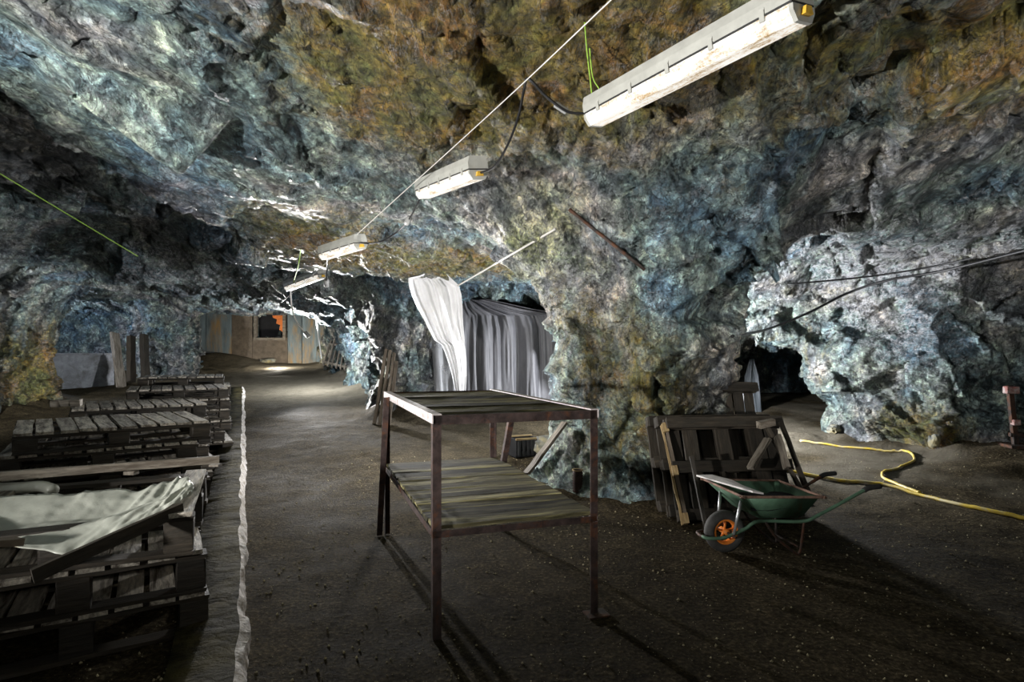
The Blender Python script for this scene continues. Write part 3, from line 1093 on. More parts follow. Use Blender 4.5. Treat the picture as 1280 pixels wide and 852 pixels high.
for i in range(3):
    panel(pxs[i], pxs[i + 1], zf - .3, 3.6, 'brownboard' if i == 2 else 'panel', random.uniform(-.03, .03))
for i in range(3):
    panel(right[i], right[i + 1], zf - .3, 3.6, 'panel', random.uniform(-.03, .03))
zt = H + (HZ - 393) / F * WD
zb = H + (HZ - 422) / F * WD
panel(316, 360, zf - .3, zb, 'brownboard')
panel(316, 360, zt, 3.6)
xa, xb = (322 - 640) / F * WD, (355 - 640) / F * WD
win = put('opening_frame', join_boxes('opening_frame', [((xa - .05, -.05, (zt + zb) / 2), (.12, .16, zt - zb + .2)), ((xb + .05, -.05, (zt + zb) / 2), (.12, .16, zt - zb + .2)),
          (((xa + xb) / 2, -.05, zt + .05), (xb - xa, .16, .1)), (((xa + xb) / 2, -.05, zb - .05), (xb - xa, .2, .1))]), M['grey_wood'], wb)
put('dark_void_sheet', join_boxes('dark_void_sheet', [(((xa + xb) / 2, .55, (zt + zb) / 2), (xb - xa + .3, .03, zt - zb + .4))]), M['black'], wb)  # black sheet painting the darkness behind the opening
# broken orange shutter
zz = lambda py: H + (HZ - py) / F * WD
xx = lambda px: (px - 640) / F * WD
op = [(340, 394), (355, 394), (355, 416), (349, 412), (350, 406), (345, 404), (346, 399), (341, 397)]
vv = [(xx(a), 0.02, zz(b)) for a, b in op] + [(xx(a), 0.05, zz(b)) for a, b in op]
no = len(op)
ff = [tuple(range(no)), tuple(range(no, 2 * no))[::-1]] + [(i, i + no, (i + 1) % no + no, (i + 1) % no) for i in range(no)]
put('shutter', mesh('shutter', vv, ff), M['orangepanel'], wb)['label'] = 'broken orange shutter remnant'

# ------------------------------------------------------------------ pallets
PAL = {}


def pallet(L, W, nt, label, group, loc, rotm, seed, top='pallet_top', name='wooden_pallet', skip=(), under='pallet', hh=0.144):
    """top boards run along local y, bearers along local x; origin at bottom centre"""
    r = random.Random(seed)
    t = 0.022
    root = empty(name, loc, rotm.to_euler() if hasattr(rotm, 'to_euler') else rotm, label, 'pallet', group)
    bw = L / nt * 0.83
    bh = hh - 3 * t

    def M_(key, fn):
        if key not in PAL:
            PAL[key] = fn()
        return PAL[key]
    for i in range(nt):
        if ('t', i) in skip:
            continue
        x = -L / 2 + L / nt * (i + 0.5)
        k = r.randrange(4)
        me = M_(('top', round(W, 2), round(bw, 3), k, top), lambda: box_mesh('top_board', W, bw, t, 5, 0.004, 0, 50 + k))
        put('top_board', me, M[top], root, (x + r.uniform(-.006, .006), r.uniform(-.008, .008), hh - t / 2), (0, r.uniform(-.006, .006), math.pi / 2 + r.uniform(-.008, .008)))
    for j, y in enumerate((-W / 2 + .05, 0, W / 2 - .05)):
        if ('c', j) not in skip:
            me = M_(('cross', round(L, 2), j, under), lambda: box_mesh('cross_board', L, .1, t, 5, 0.004, 0, 60 + j))
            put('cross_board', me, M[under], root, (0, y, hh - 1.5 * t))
        for i, x in enumerate((-L / 2 + .07, 0, L / 2 - .07)):
            if ('b', i, j) in skip:
                continue
            k = r.randrange(3)
            me = M_(('block', k, under, round(bh, 3)), lambda: box_mesh('block', .135, .1, bh, 1, 0.004, 0.006, 70 + k))
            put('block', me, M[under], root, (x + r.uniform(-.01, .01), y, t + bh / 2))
        if ('u', j) not in skip:
            me = M_(('bottom', round(L, 2), j, under), lambda: box_mesh('bottom_board', L, .1, t, 5, 0.004, 0, 80 + j))
            put('bottom_board', me, M[under], root, (0, y, t / 2))
    return root


ordn = ['lowest', 'second lowest', 'third from the bottom', 'fourth from the bottom', 'fifth from the bottom', 'sixth from the bottom']


def stack(cx, cy, rz, n, L, W, nt, where, group, seed, hh=0.144, jig=0.03, skip_top=(), drot=None):
    z = fheight(cx, cy) + 0.005
    r = random.Random(seed)
    for i in range(n):
        which = ordn[i] if i < n - 1 else 'topmost'
        a = rz + (r.uniform(-1, 1) * math.radians(3)) + (drot[i] if drot else 0)
        pallet(L, W, nt, '%s dark wooden pallet of the %s' % (which, where), group,
               (cx + r.uniform(-jig, jig), cy + r.uniform(-jig, jig), z), Euler((0, 0, a)), seed * 10 + i, hh=hh,
               skip=skip_top if i == n - 1 else ())
        z += hh + 0.002


R_ = math.radians
stack(-2.42, 3.28, R_(31), 3, 1.14, 1.2, 8, 'front stack under the dirty plastic', 'pallets of the front stack', 3, 0.222, 0.02,
      drot=[0.05, 0.0, -.06], skip_top=(('t', 1), ('t', 2), ('t', 3), ('t', 4), ('t', 5), ('t', 6)))
stack(-3.30, 4.72, R_(37), 6, 1.24, 1.0, 10, 'stack right behind the plastic-covered one', 'pallets of the second stack', 4, 0.153)
stack(-4.25, 6.62, R_(36), 6, 1.24, 1.1, 10, 'third stack from the camera', 'pallets of the third stack', 5, 0.150, skip_top=())
stack(-4.75, 8.25, R_(30), 6, 1.2, 1.1, 9, 'fourth stack from the camera', 'pallets of the fourth stack', 6, 0.147, 0.06)
stack(-5.45, 9.75, R_(28), 6, 1.2, 1.1, 9, 'farthest stack in the row', 'pallets of the farthest stack', 8, 0.15, 0.08)

# beam along the rear of the front stack, raised on two short studs
bp = empty('edge_beam', (0, 0, 0), (0, 0, 0), 'long straight timber beam along the rear of the front stack', 'beam')
pA, pB = P(-30, 597, 3.35), P(274, 574, 4.05)
beam('beam_body', pA, pB, 0.045, 0.05, M['grey_wood'], bp, 8, 0.003, 0.0)
for px, D in ((150, 3.75), (268, 4.04)):
    q = pA + (pB - pA) * ((px + 30) / 304)
    beam('stud', (q.x, q.y, 0.70), (q.x, q.y, q.z - 0.03), 0.07, 0.05, M['grey_wood'], bp, 2, 0.003)
# plank carrying the plastic's near edge
o = beam('loose_plank', P(228, 635, 2.98), P(40, 720, 2.42), 0.025, 0.06, M['pallet'], None, 6, 0.004)
tag(o, 'dark plank slanting down along the near edge of the dirty plastic', 'plank')
o = beam('loose_plank', P(-20, 679, 2.5), P(24, 676, 2.62), 0.09, 0.03, M['brownboard'], None, 3, 0.003)
tag(o, 'short reddish plank end under the plastic at the left frame edge', 'plank')
# timber offcut on the third stack
s3 = P(82, 503, 6.1)
o = put('timber_block', box_mesh('timber_block', 0.26, .16, .07, 3, .004, .005, 9), M['grey_wood'], None, (-4.72, 6.1, fheight(-4.25, 6.62) + 6 * .152 + .045), (0, 0, .5))
tag(o, 'short grey timber block on the left of the third stack', 'block')

# dirty plastic over the front stack
nu, nv = 110, 40
far = [(-40, 622, 3.1), (60, 619, 3.15), (130, 614, 3.2), (190, 609, 3.25), (226, 598, 3.28), (240, 604, 3.22)]
mid_ = [(-40, 662, 2.85), (60, 655, 2.9), (130, 648, 2.95), (190, 630, 3.03), (226, 614, 3.13), (241, 608, 3.15)]
ridge = [(-40, 674, 2.62), (40, 670, 2.7), (120, 655, 2.8), (180, 637, 2.92), (222, 618, 3.06), (242, 611, 3.11)]
nearp = [(-40, 676, 2.58), (40, 688, 2.60), (95, 692, 2.64), (165, 660, 2.82), (222, 631, 3.0), (236, 620, 3.07)]
curves = []
for c in (far, mid_, ridge, nearp):
    sp = smooth_pts([P(*q) for q in c], 16)
    row = []
    for k in range(nu + 1):
        x_ = k * (len(sp) - 1) / nu
        i_ = min(int(x_), len(sp) - 2)
        row.append(sp[i_].lerp(sp[i_ + 1], x_ - i_))
    curves.append(row)
tv = []
for j in range(nv + 1):
    t = 3.0 * j / nv
    for k in range(nu + 1):
        a, b, c, d = [cv[k] for cv in curves]
        seg = min(int(t), 2)
        f = t - seg
        p = (a, b, c, d)[seg].lerp((a, b, c, d)[seg + 1], f)
        tv.append(p)
tv = np.array([p[:] for p in tv])
ku = np.tile(np.arange(nu + 1) / nu, nv + 1)
kt = np.repeat(np.arange(nv + 1) / nv, nu + 1)
fold = 1 - np.abs(fbm(np.stack([ku * 11 + kt * 3.2, kt * 1.6, kt * 0], 1), 2, 71)) * 1.6
tv[:, 2] += 0.02 * fold * (0.3 + 0.7 * ku) + 0.003 * fbm(tv * 24, 3, 73)
tv[:, 1] += 0.012 * fbm(tv * 8, 2, 72)
tf = [(j * (nu + 1) + k, j * (nu + 1) + k + 1, (j + 1) * (nu + 1) + k + 1, (j + 1) * (nu + 1) + k) for j in range(nv) for k in range(nu)]
o = put('plastic_tarp', mesh('plastic_tarp', tv, tf, True), M['tarp'])
md = o.modifiers.new('thickness', 'SOLIDIFY')
md.thickness = 0.004
tag(o, 'crumpled dirty white plastic draped over the front pallet stack', 'plastic sheet')
o = put('plastic_tarp', tube_mesh('plastic_roll', [P(-30, 612, 3.4), P(20, 610, 3.45), P(52, 608, 3.5), P(68, 613, 3.45)], [0.035] * 18 + [.02], 10), M['tarp'])
tag(o, 'rolled strip of greenish plastic behind the crumpled sheet at the left', 'plastic sheet')

# ------------------------------------------------------------------ pallets leaning on the pillar

def lean_pallet(px, py, yaw, tilt, label, L, W, nt, seed, lift=0.0, flip=False, **kw):
    """stands on its long side at the floor spot and leans back by tilt"""
    g = G(px, py)
    # local x along the ground, local y up along the pallet, local z = deck normal
    Rz = Matrix.Rotation(yaw, 3, 'Z')
    Rx = Matrix.Rotation(math.pi / 2 - tilt, 3, 'X')
    Rm = Rz @ Rx
    if not flip:
        Rm = Rm @ Matrix.Rotation(math.pi, 3, 'Y')      # bearers face the viewer
    c = Vector((g.x, g.y, fheight(g.x, g.y) + lift)) + Rm @ Vector((0, W / 2, 0)) + Rz @ Vector((L / 2, 0, 0))
    return pallet(L, W, nt, label, 'pallets leaning against the rock pillar', c, Rm, seed, **kw)


lean_pallet(852, 658, R_(7), R_(22), 'front leaning pallet with pale yellow end boards behind the wheelbarrow', 1.14, 0.92, 7, 301, 0.045, top='pallet', hh=0.12, skip=(('c', 1), ('t', 2), ('t', 4), ('b', 0, 0)))
lean_pallet(839, 651.5, R_(7), R_(22), 'second pallet in the leaning row against the rock pillar', 1.14, 0.92, 8, 302, 0.04, top='pallet', hh=0.12)
lean_pallet(827, 645.5, R_(7), R_(22), 'third pallet in the leaning row against the rock pillar', 1.1, 0.9, 8, 303, 0.03, top='pallet', hh=0.12)
lean_pallet(893, 622, R_(6), R_(16), 'rear pallet standing highest in the leaning row beside the drift', 0.62, 0.98, 5, 304, 0.03, top='pallet')
# end boards of the front one, light on their edges painted pale
g0 = G(847, 660)
for (a, b, lab) in (((831, 531, 5.38), (858, 655, 4.95), 'pale yellow board on the left edge of the leaning pallets'),):
    bd = empty('edge_board', (0, 0, 0), (0, 0, 0), lab, 'board', None)
    p0, p1 = P(*a), P(*b)
    beam('board_body', p0, p1, 0.03, 0.09, M['brownboard'], bd, 6, 0.004, up=(0, 1, .4))
    beam('lit_edge', p0 + Vector((-.035, -.02, 0)), p1 + Vector((-.035, -.02, 0)), 0.02, 0.03, M['pale_wood'], bd, 6, 0.004, up=(0, 1, .4))
    for t in (0.03, 0.48, 0.94):
        c = p0.lerp(p1, t)
        beam('end_block', c + (p0 - p1).normalized() * .045 + Vector((-.01, -.03, 0)), c - (p0 - p1).normalized() * .045 + Vector((-.01, -.03, 0)), 0.05, 0.085, M['pale_wood'], bd, 1, 0.003, up=(0, 1, .4))
for k, (a, b, wd, mt, lab) in enumerate([
    ((955, 527, 5.35), (1003, 615, 4.95), .07, 'pallet', 'dark upright slat at the right end of the leaning pallets'),
    ((976, 527, 5.2), (1012, 620, 4.9), .05, 'pallet', 'thin black slat leaning farthest right over the wheelbarrow handle'),
    ((960, 548, 5.2), (938, 585, 5.05), .07, 'grey_wood', 'short grey board crossing diagonally inside the leaning pallets'),
    ((972, 545, 5.1), (984, 585, 4.95), .09, 'grey_wood', 'grey block-like board upright at the right of the leaning pallets'),
    ((864, 570, 4.98), (884, 668, 4.72), .03, 'pallet', 'thin stick leaning behind the wheelbarrow wheel'),
]):
    o = beam('loose_board', P(*a), P(*b), 0.03, wd, M[mt], None, 4, 0.004, up=(0, 1, .3), seed=k)
    tag(o, lab, 'board')
o = beam('loose_board', P(836, 532, 5.45), P(965, 529, 5.5), 0.06, 0.03, M['pale_wood'], None, 6, 0.005, seed=44)
tag(o, 'ochre-edged board along the top of the leaning pallets', 'board')
o = beam('loose_board', P(948, 531, 5.28), P(967, 527, 5.3), 0.08, 0.06, M['grey_wood'], None, 2, 0.004, seed=45)
tag(o, 'pale grey block end at the top right of the leaning pallets', 'board')
# dark crate behind them
c = P(935, 518, 6.0)

# ------------------------------------------------------------------ steel rack
FL = Vector((-0.4125, 3.0, 0))
uu = Vector((0.951, 0.309, 0))
ww = Vector((-0.343, 0.939, 0))
WX, WY, HT, HS = 0.95, 1.87, 1.165, 0.565
rack = empty('steel_rack', FL, (0, 0, 0), 'rusty angle-iron rack with two decks of mossy planks', 'rack')


def rp(a, b, z):
    return uu * a + ww * b + Vector((0, 0, z))


def angle_iron(name, p0, p1, s, n1, n2, mat, t=0.006):
    """L section: flanges from the corner line along n1 and n2"""
    p0, p1, n1, n2 = Vector(p0), Vector(p1), Vector(n1).normalized(), Vector(n2).normalized()
    vs_, fs_ = [], []
    prof = [(0, 0), (s, 0), (s, t), (t, t), (t, s), (0, s)]
    for p in (p0, p1):
        for a, b in prof:
            vs_.append(p + n1 * a + n2 * b)
    for i in range(6):
        j = (i + 1) % 6
        fs_.append((i, j, j + 6, i + 6))
    fs_ += [(5, 4, 3, 0), (3, 2, 1, 0), (6, 9, 10, 11), (6, 7, 8, 9)]
    me = mesh(name, vs_, fs_)
    bm = bmesh.new()
    bm.from_mesh(me)
    bmesh.ops.recalc_face_normals(bm, faces=bm.faces)
    bm.to_mesh(me)
    bm.free()
    return put(name, me, M[mat], rack)


Z = Vector((0, 0, 1))
for a, b in ((0, 0), (WX, 0), (0, WY), (WX, WY)):
    angle_iron('leg', rp(a, b, 0), rp(a, b, HT), 0.045, uu * (1 if a == 0 else -1), ww * (1 if b == 0 else -1), 'rust')
    if a and not b:
        put('foot_plate', box_mesh('foot_plate', .13, .10, .008, 1, 0, 0), M['darksteel'], rack, rp(a - .01, b, .008), (0, 0, .31))
for b in (0, WY):
    angle_iron('top_rail', rp(0, b, HT - .045), rp(WX, b, HT - .045), 0.05, Z, ww * (1 if b == 0 else -1), 'rust')
    angle_iron('shelf_rail', rp(0, b, HS - .035), rp(WX, b, HS - .035), 0.035, Z, ww * (1 if b == 0 else -1), 'rust')
for a in (0, WX):
    sg = 1 if a == 0 else -1
    angle_iron('top_rail', rp(a - sg * .004, -.004, HT + .012), rp(a - sg * .004, WY + .004, HT + .012), 0.05, -Z, uu * sg, 'lit_rust')
    angle_iron('shelf_rail', rp(a, 0, HS - .035), rp(a, WY, HS - .035), 0.035, Z, uu * sg, 'lit_rust' if a else 'rust')
# slanting braces
angle_iron('brace', rp(-0.01, WY * 0.80, HT - .01), rp(-0.02, WY * 0.985, 0.0), 0.045, -uu, ww, 'rust')
angle_iron('brace', rp(WX - .02, WY * 0.72, HT - .02), rp(WX - .02, WY * 0.90, HS - .1), 0.045, uu, ww, 'rust')
# decks: every plank its own piece
for z, nn, sd_ in ((HT - .012, 11, 5), (HS + .012, 13, 6)):
    r = random.Random(sd_)
    y = 0.02
    ws = [r.uniform(.8, 1.3) for _ in range(nn)]
    tot = sum(ws)
    for i, wgt in enumerate(ws):
        bw = wgt / tot * (WY - .05)
        c = rp(WX / 2, y + bw / 2, z + r.uniform(-.004, .004))
        put('deck_plank', box_mesh('deck_plank', WX - .02, bw - 0.012, 0.022, 8, 0.0035, 0, 100 + i + sd_ * 30), M['moss_wood'], rack, c, (r.uniform(-.02, .02), 0, math.atan2(uu.y, uu.x) + r.uniform(-.006, .006)))
        y += bw

# ------------------------------------------------------------------ wheelbarrow
wbr = empty('wheelbarrow', (1.60, 4.34, fheight(1.6, 4.34)), (0, 0, R_(8.7)), 'green rusty wheelbarrow with orange wheel rim parked before the leaning pallets', 'wheelbarrow')
# wheel
zc = 0.157
wheel = put('tyre', lathe_mesh('tyre', [(0.092, -.026), (0.105, -.036), (0.135, -.038), (0.152, -.026), (0.157, 0), (0.152, .026), (0.135, .038), (0.105, .036), (0.092, .026), (0.092, -.026)], 36, 'Y'), M['tyre'], wbr, (0, 0, zc))
rim = put('wheel_rim', lathe_mesh('wheel_rim', [(0.095, -.028), (0.082, -.03), (0.076, -.012), (0.076, .012), (0.082, .03), (0.095, .028), (0.09, 0), (0.095, -.028)], 30, 'Y'), M['orange'], wbr, (0, 0, zc))
for k in range(5):
    a = 2 * math.pi * k / 5 + .3
    d = Vector((math.cos(a), 0, math.sin(a)))
    put('spoke', tube_mesh('spoke', [d * .015, d * .05 + Vector((0, -.008, 0)), d * .08], .0085, 6, 3), M['orange'], rim)
put('hub', lathe_mesh('hub', [(0.001, -.05), (.022, -.05), (.022, .05), (.001, .05)], 14, 'Y'), M['orange'], rim)
put('axle', tube_mesh('axle', [(0, -.16, zc), (0, .16, zc)], .009, 8, 0), M['darksteel'], wbr)
# tray: outer and inner skin
top = [(-0.02, -.29, .485), (0.62, -.27, .455), (0.62, .27, .455), (-0.02, .29, .485)]
bot = [(0.17, -.17, .285), (0.53, -.18, .275), (0.53, .18, .275), (0.17, .17, .285)]
tvv = [Vector(p) for p in bot + top]
tff = [(3, 2, 1, 0)] + [(i, (i + 1) % 4, (i + 1) % 4 + 4, i + 4) for i in range(4)]
me = mesh('tray', tvv, tff)
bm = bmesh.new()
bm.from_mesh(me)
ve = [e for e in bm.edges if e.calc_length() > 0 and not e.is_boundary]
bmesh.ops.bevel(bm, geom=ve, offset=0.03, segments=3, affect='EDGES')
bm.to_mesh(me)
bm.free()
me.shade_smooth()
o = put('tray', me, M['green'], wbr)
md = o.modifiers.new('thickness', 'SOLIDIFY')
md.thickness = 0.005
tr = o
rp_ = [Vector(p) for p in top]
put('rolled_rim', tube_mesh('rolled_rim', [rp_[0], rp_[0].lerp(rp_[1], .05), rp_[1].lerp(rp_[0], .05), rp_[1], rp_[1].lerp(rp_[2], .05), rp_[2].lerp(rp_[1], .05), rp_[2], rp_[2].lerp(rp_[3], .05), rp_[3].lerp(rp_[2], .05), rp_[3], rp_[3].lerp(rp_[0], .05), rp_[0].lerp(rp_[3], .05), rp_[0]], .010, 8, 2), M['rim'], tr)
# front lip of the tray, rust brown
# frame tube
for s in (-1, 1):
    pts_ = [(-.19, s * .03, .135), (-.17, s * .08, .135), (-.05, s * .105, .145), (.1, s * .11, .20), (.2, s * .14, .262), (.5, s * .19, .262), (.62, s * .215, .31), (.98, s * .235, .485), (1.0, s * .235, .495)]
    put('frame_tube', tube_mesh('frame_tube', pts_, .013, 8, 5), M['green'] if s < 0 else M['darksteel'], wbr)
    put('grip', tube_mesh('grip', [(.975, s * .235, .484), (1.0, s * .235, .495), (1.03, s * .235, .502), (1.11, s * .235, .508)], .019, 10, 3), M['rubber'], wbr)
    put('strut', tube_mesh('strut', [(.05, s * .15, .43), (.01, s * .115, .16)], .011, 8, 0), M['zinc'], wbr)
    put('leg', tube_mesh('leg', [(.24, s * .15, .262), (.33, s * .145, .14), (.49, s * .14, .012), (.515, s * .14, .012), (.525, s * .15, .05), (.53, s * .18, .262)], .010, 8, 5), M['darksteel'], wbr)
put('front_hoop', tube_mesh('front_hoop', [(-.17, -.08, .135), (-.19, -.03, .135), (-.195, 0, .135), (-.19, .03, .135), (-.17, .08, .135)], .013, 8, 5), M['darksteel'], wbr)
put('leg_brace', tube_mesh('leg_brace', [(.51, -.14, .06), (.51, .14, .06)], .008, 6, 0), M['darksteel'], wbr)
# soil in the tray and a white board over the front lip
nx_, ny_ = 20, 14
sv, sf = [], []
for i in range(nx_ + 1):
    for j in range(ny_ + 1):
        x = 0.09 + .5 * i / nx_
        y = (-.225 + .45 * j / ny_)
        sv.append((x, y, .40))
sv = np.array(sv)
sv[:, 2] += 0.02 * fbm(sv * 9, 3, 91) - 0.03 * np.abs(sv[:, 1] / .225) ** 3
for i in range(nx_):
    for j in range(ny_):
        a = i * (ny_ + 1) + j
        sf.append((a, a + ny_ + 1, a + ny_ + 2, a + 1))
so = put('soil', mesh('soil', sv, sf, True), M['black'])
so.location = wbr.location
so.rotation_euler = wbr.rotation_euler
tag(so, 'dark soil filling the wheelbarrow tray', 'soil')
bv = [(-.07, .31, .505), (.06, -.28, .51), (.15, -.27, .492), (.12, -.05, .497), (.13, .12, .50), (.06, .3, .505)]
bv = [Vector(p) for p in bv]
nb = len(bv)
bo = put('white_board', mesh('white_board', bv + [p + Vector((0, 0, .012)) for p in bv], [tuple(range(nb))[::-1], tuple(range(nb, 2 * nb))] + [(i, (i + 1) % nb, (i + 1) % nb + nb, i + nb) for i in range(nb)]), M['cardboard'])
bo.location = wbr.location
bo.rotation_euler = wbr.rotation_euler
tag(bo, 'torn white board lying across the front lip of the wheelbarrow', 'board')

# ------------------------------------------------------------------ fluorescent lamps

def lamp(pa, pb, label, clips, w=0.16, roll=-9):
    pa, pb = Vector(pa), Vector(pb)
    R, L = frame_of(pa, pb)
    R = R @ Matrix.Rotation(math.radians(roll), 3, 'X')
    root = empty('fluorescent_lamp', (pa + pb) / 2, R.to_euler(), label, 'lamp', 'fluorescent lamps in a row under the roof')
    # housing: chamfered trough above, diffuser below
    def prism(name, prof, l, mat, parent=root):
        n_ = len(prof)
        v_ = [(-l / 2, y, z) for y, z in prof] + [(l / 2, y, z) for y, z in prof]
        f_ = [tuple(range(n_))[::-1], tuple(range(n_, 2 * n_))] + [(i, (i + 1) % n_, (i + 1) % n_ + n_, i + n_) for i in range(n_)]
        return put(name, mesh(name, v_, f_), M[mat], parent)
    h = w / 2
    prism('housing', [(-h, .004), (h, .004), (h, .05), (h * .8, .10), (-h * .8, .10), (-h, .05)], L, 'lampbody')
    prism('seal', [(-h * .99, -.006), (h * .99, -.006), (h * .99, .004), (-h * .99, .004)], L * .998, 'seal')
    d = prism('diffuser', [(-h * .96, -.006), (-h * .96, -.035), (-h * .62, -.078), (h * .62, -.078), (h * .96, -.035), (h * .96, -.006)], L * .985, 'tube')
    for s in (-1, 1):
        prism('end_cap', [(-h * .97, -.008), (-h * .97, -.035), (-h * .62, -.08), (h * .62, -.08), (h * .97, -.035), (h * .97, -.008)], .02, 'lampbody').location = (s * (L / 2 - .008), 0, 0)
    prism('end_bulge', [(-.03, -.055), (.03, -.055), (.02, -.02), (-.02, -.02)], .05, 'orangeplastic').location = (-L / 2 - .0, 0, 0)
    for k in range(clips):
        x = -L / 2 + L * (k + .5) / clips
        for s in (-1, 1):
            put('clip', join_boxes('clip', [((0, s * (h + .004), -.002), (.025, .008, .05)), ((0, s * (h - .012), .028), (.025, .03, .008))]), M['lampbody'], root, (x, 0, 0))
    return root


lamp(P(1004, 4, 2.52), P(742, 143, 3.72), 'nearest and largest fluorescent lamp at the top right', 5, 0.17)
lamp(P(598, 211, 4.5), P(529, 238, 5.55), 'second nearest fluorescent lamp hanging under the middle of the roof', 5, 0.17)
lamp(P(451, 303, 6.85), P(405, 317, 7.6), 'third fluorescent lamp with orange end, left of the hanging white sheet', 4, 0.17)
lamp(P(403, 342, 9.5), P(360, 358, 10.3), 'farthest fluorescent lamp in the dark hollow before the gallery', 4, 0.17)


bvh = BVHTree.FromPolygons([tuple(p) for p in RV2.tolist()], RQ.tolist())


def C(px, py, D, gap=0.05):
    """like P, but never inside the rock"""
    p = P(px, py, D)
    o_ = Vector((0, 0, H))
    d_ = (p - o_)
    hit = bvh.ray_cast(o_, d_.normalized())
    if hit[0] is not None and hit[3] < d_.length + gap:
        return P(px, py, D * (hit[3] - gap) / d_.length)
    return p


def cord(name, pts, r, mat, label, cat='cable', n=6, sm=6):
    return tag(put(name, tube_mesh(name, pts, r, n, sm), M[mat]), label, cat)


# suspension wire along the lamp row
cord('wire', [C(790, -25, 2.6), C(655, 103, 3.6), C(560, 190, 4.6), C(480, 262, 6.0), C(410, 326, 7.9), C(352, 378, 9.9)], .004, 'rope', 'thin straight white wire running above the lamp row', 'wire', 6, 4)
cable = empty('lamp_cable', (0, 0, 0), (0, 0, 0), 'black cable with pale plug looping between the two nearest lamps', 'cable')
put('cord', tube_mesh('cord', [C(738, 141, 3.7), C(715, 141, 3.65), C(700, 134, 3.62), C(680, 118, 3.6), C(660, 98, 3.57), C(655, 112, 3.7), C(648, 145, 3.85), C(635, 180, 4.05), C(618, 208, 4.3), C(600, 216, 4.5)], .009, 8), M['cable'], cable)
put('plug', tube_mesh('plug', [C(708, 139, 3.66), C(703, 136, 3.65), C(694, 130, 3.63)], [.02] * 13, 10), M['greycable'], cable)
cable = empty('lamp_cable', (0, 0, 0), (0, 0, 0), 'cable sagging from the second lamp to the third lamp', 'cable')
put('cord', tube_mesh('cord', [C(529, 240, 5.55), C(520, 258, 5.7), C(510, 276, 5.9), C(496, 290, 6.3), C(478, 301, 6.5), C(462, 304, 6.75), C(451, 303, 6.85)], .009, 8), M['cable'], cable)
put('plug', tube_mesh('plug', [C(512, 272, 5.87), C(508, 279, 5.95)], .028, 10, 0), M['greycable'], cable)
cable = empty('lamp_cable', (0, 0, 0), (0, 0, 0), 'short hanging cable with round plug beside the farthest lamp', 'cable')
put('cord', tube_mesh('cord', [C(409, 318, 7.6), C(409, 330, 8.4), C(408, 345, 8.8), C(408, 358, 9.0)], .009, 8), M['cable'], cable)
put('plug', tube_mesh('plug', [C(408, 350, 8.9), C(408, 357, 9.0)], .04, 10, 0), M['greycable'], cable)
cable = empty('lamp_cable', (0, 0, 0), (0, 0, 0), 'white flex with lamp holder dangling in front of the far opening', 'cable')
put('cord', tube_mesh('cord', [C(363, 360, 10.3), C(365, 385, 11.3), C(371, 402, 11.5), C(381, 416, 11.6)], .014, 8), M['rope'], cable)
put('holder', tube_mesh('holder', [C(381, 415, 11.6), C(386, 421, 11.6)], .045, 10, 0), M['greycable'], cable)
cord('rope', [C(395, 398, 17.5), C(398, 420, 17.5), C(402, 448, 17.5)], .02, 'rope', 'pale cord hanging in front of the far leaning slats', 'cord')
cord('green_string', [C(731, 28, 3.5), C(734, 66, 3.55), C(738, 100, 3.6), C(742, 142, 3.65)], .005, 'greencord', 'thin green string hanging at the near lamp', 'string')
cord('green_string', [C(737, 60, 3.52), C(741, 96, 3.58), C(749, 112, 3.6), C(751, 130, 3.6)], .004, 'greencord', 'second green strand beside the near lamp cable', 'string')
cord('green_string', [C(376, 312, 9.0), C(375, 318, 9.2), C(372, 335, 9.6), C(366, 355, 10.2)], .008, 'greencord', 'yellow-green string holding the farthest lamp', 'string')
cord('rope', [C(572 + 122 * k / 9, 357 - 71 * k / 9, 9.2 - 2.6 * k / 9, 0.03) for k in range(10)], .012, 'rope', 'white rope stretched from the hanging sheet to the pillar', 'rope', 6, 3)
cord('string', [C(-20, 205, 5.2), C(80, 265, 6.4), C(172, 320, 7.6)], .005, 'greencord', 'thin taut string crossing the dark rock at the upper left', 'string', 6, 3)
cord('drill_steel', [C(712 + 94 * k / 6, 262 + 75 * k / 6, 9.0, 0.03) for k in range(7)], .018, 'darksteel', 'dark steel rod slanting across the upper pillar', 'rod', 8, 0)
cord('wall_cable', [C(915, 420, 7.2), C(960, 411, 7.9), C(1010, 391, 8.1), C(1060, 366, 8.0), C(1110, 350, 7.6), C(1180, 338, 7.0), C(1300, 308, 6.2)], .017, 'cable', 'thick black cable sagging across the right chamber', 'cable')
cord('wall_cable', [C(985, 355, 8.0), C(1090, 345, 7.7), C(1190, 328, 7.0), C(1300, 300, 6.2)], .012, 'cable', 'thinner black cable above the sagging one in the right chamber', 'cable')

# hoses
def on_floor(pl, r):
    out = []
    for a in pl:
        g = G(*a)
        g.z = fheight(g.x, g.y) + r
        out.append(g)
    res = smooth_pts(out, 8)
    for q in res:
        q.z = fheight(q.x, q.y) + r * 1.1
    return res


o = put('hose', tube_mesh('hose', on_floor([(1000, 554), (1060, 561), (1105, 566), (1132, 569), (1143, 575), (1136, 582), (1116, 588), (1103, 593), (1108, 601), (1128, 611), (1150, 618)], .016), .016, 8, 0), M['hose'])
tag(o, 'pale yellow hose curving in an S on the right floor', 'hose')
o = put('hose', tube_mesh('hose', on_floor([(940, 583), (985, 590), (1050, 602), (1100, 608), (1150, 620), (1200, 634), (1250, 645), (1310, 656)], .018), .018, 8, 0), M['hose'])
tag(o, 'bright yellow hose lying straight across the right floor', 'hose')

# ------------------------------------------------------------------ plastic sheets

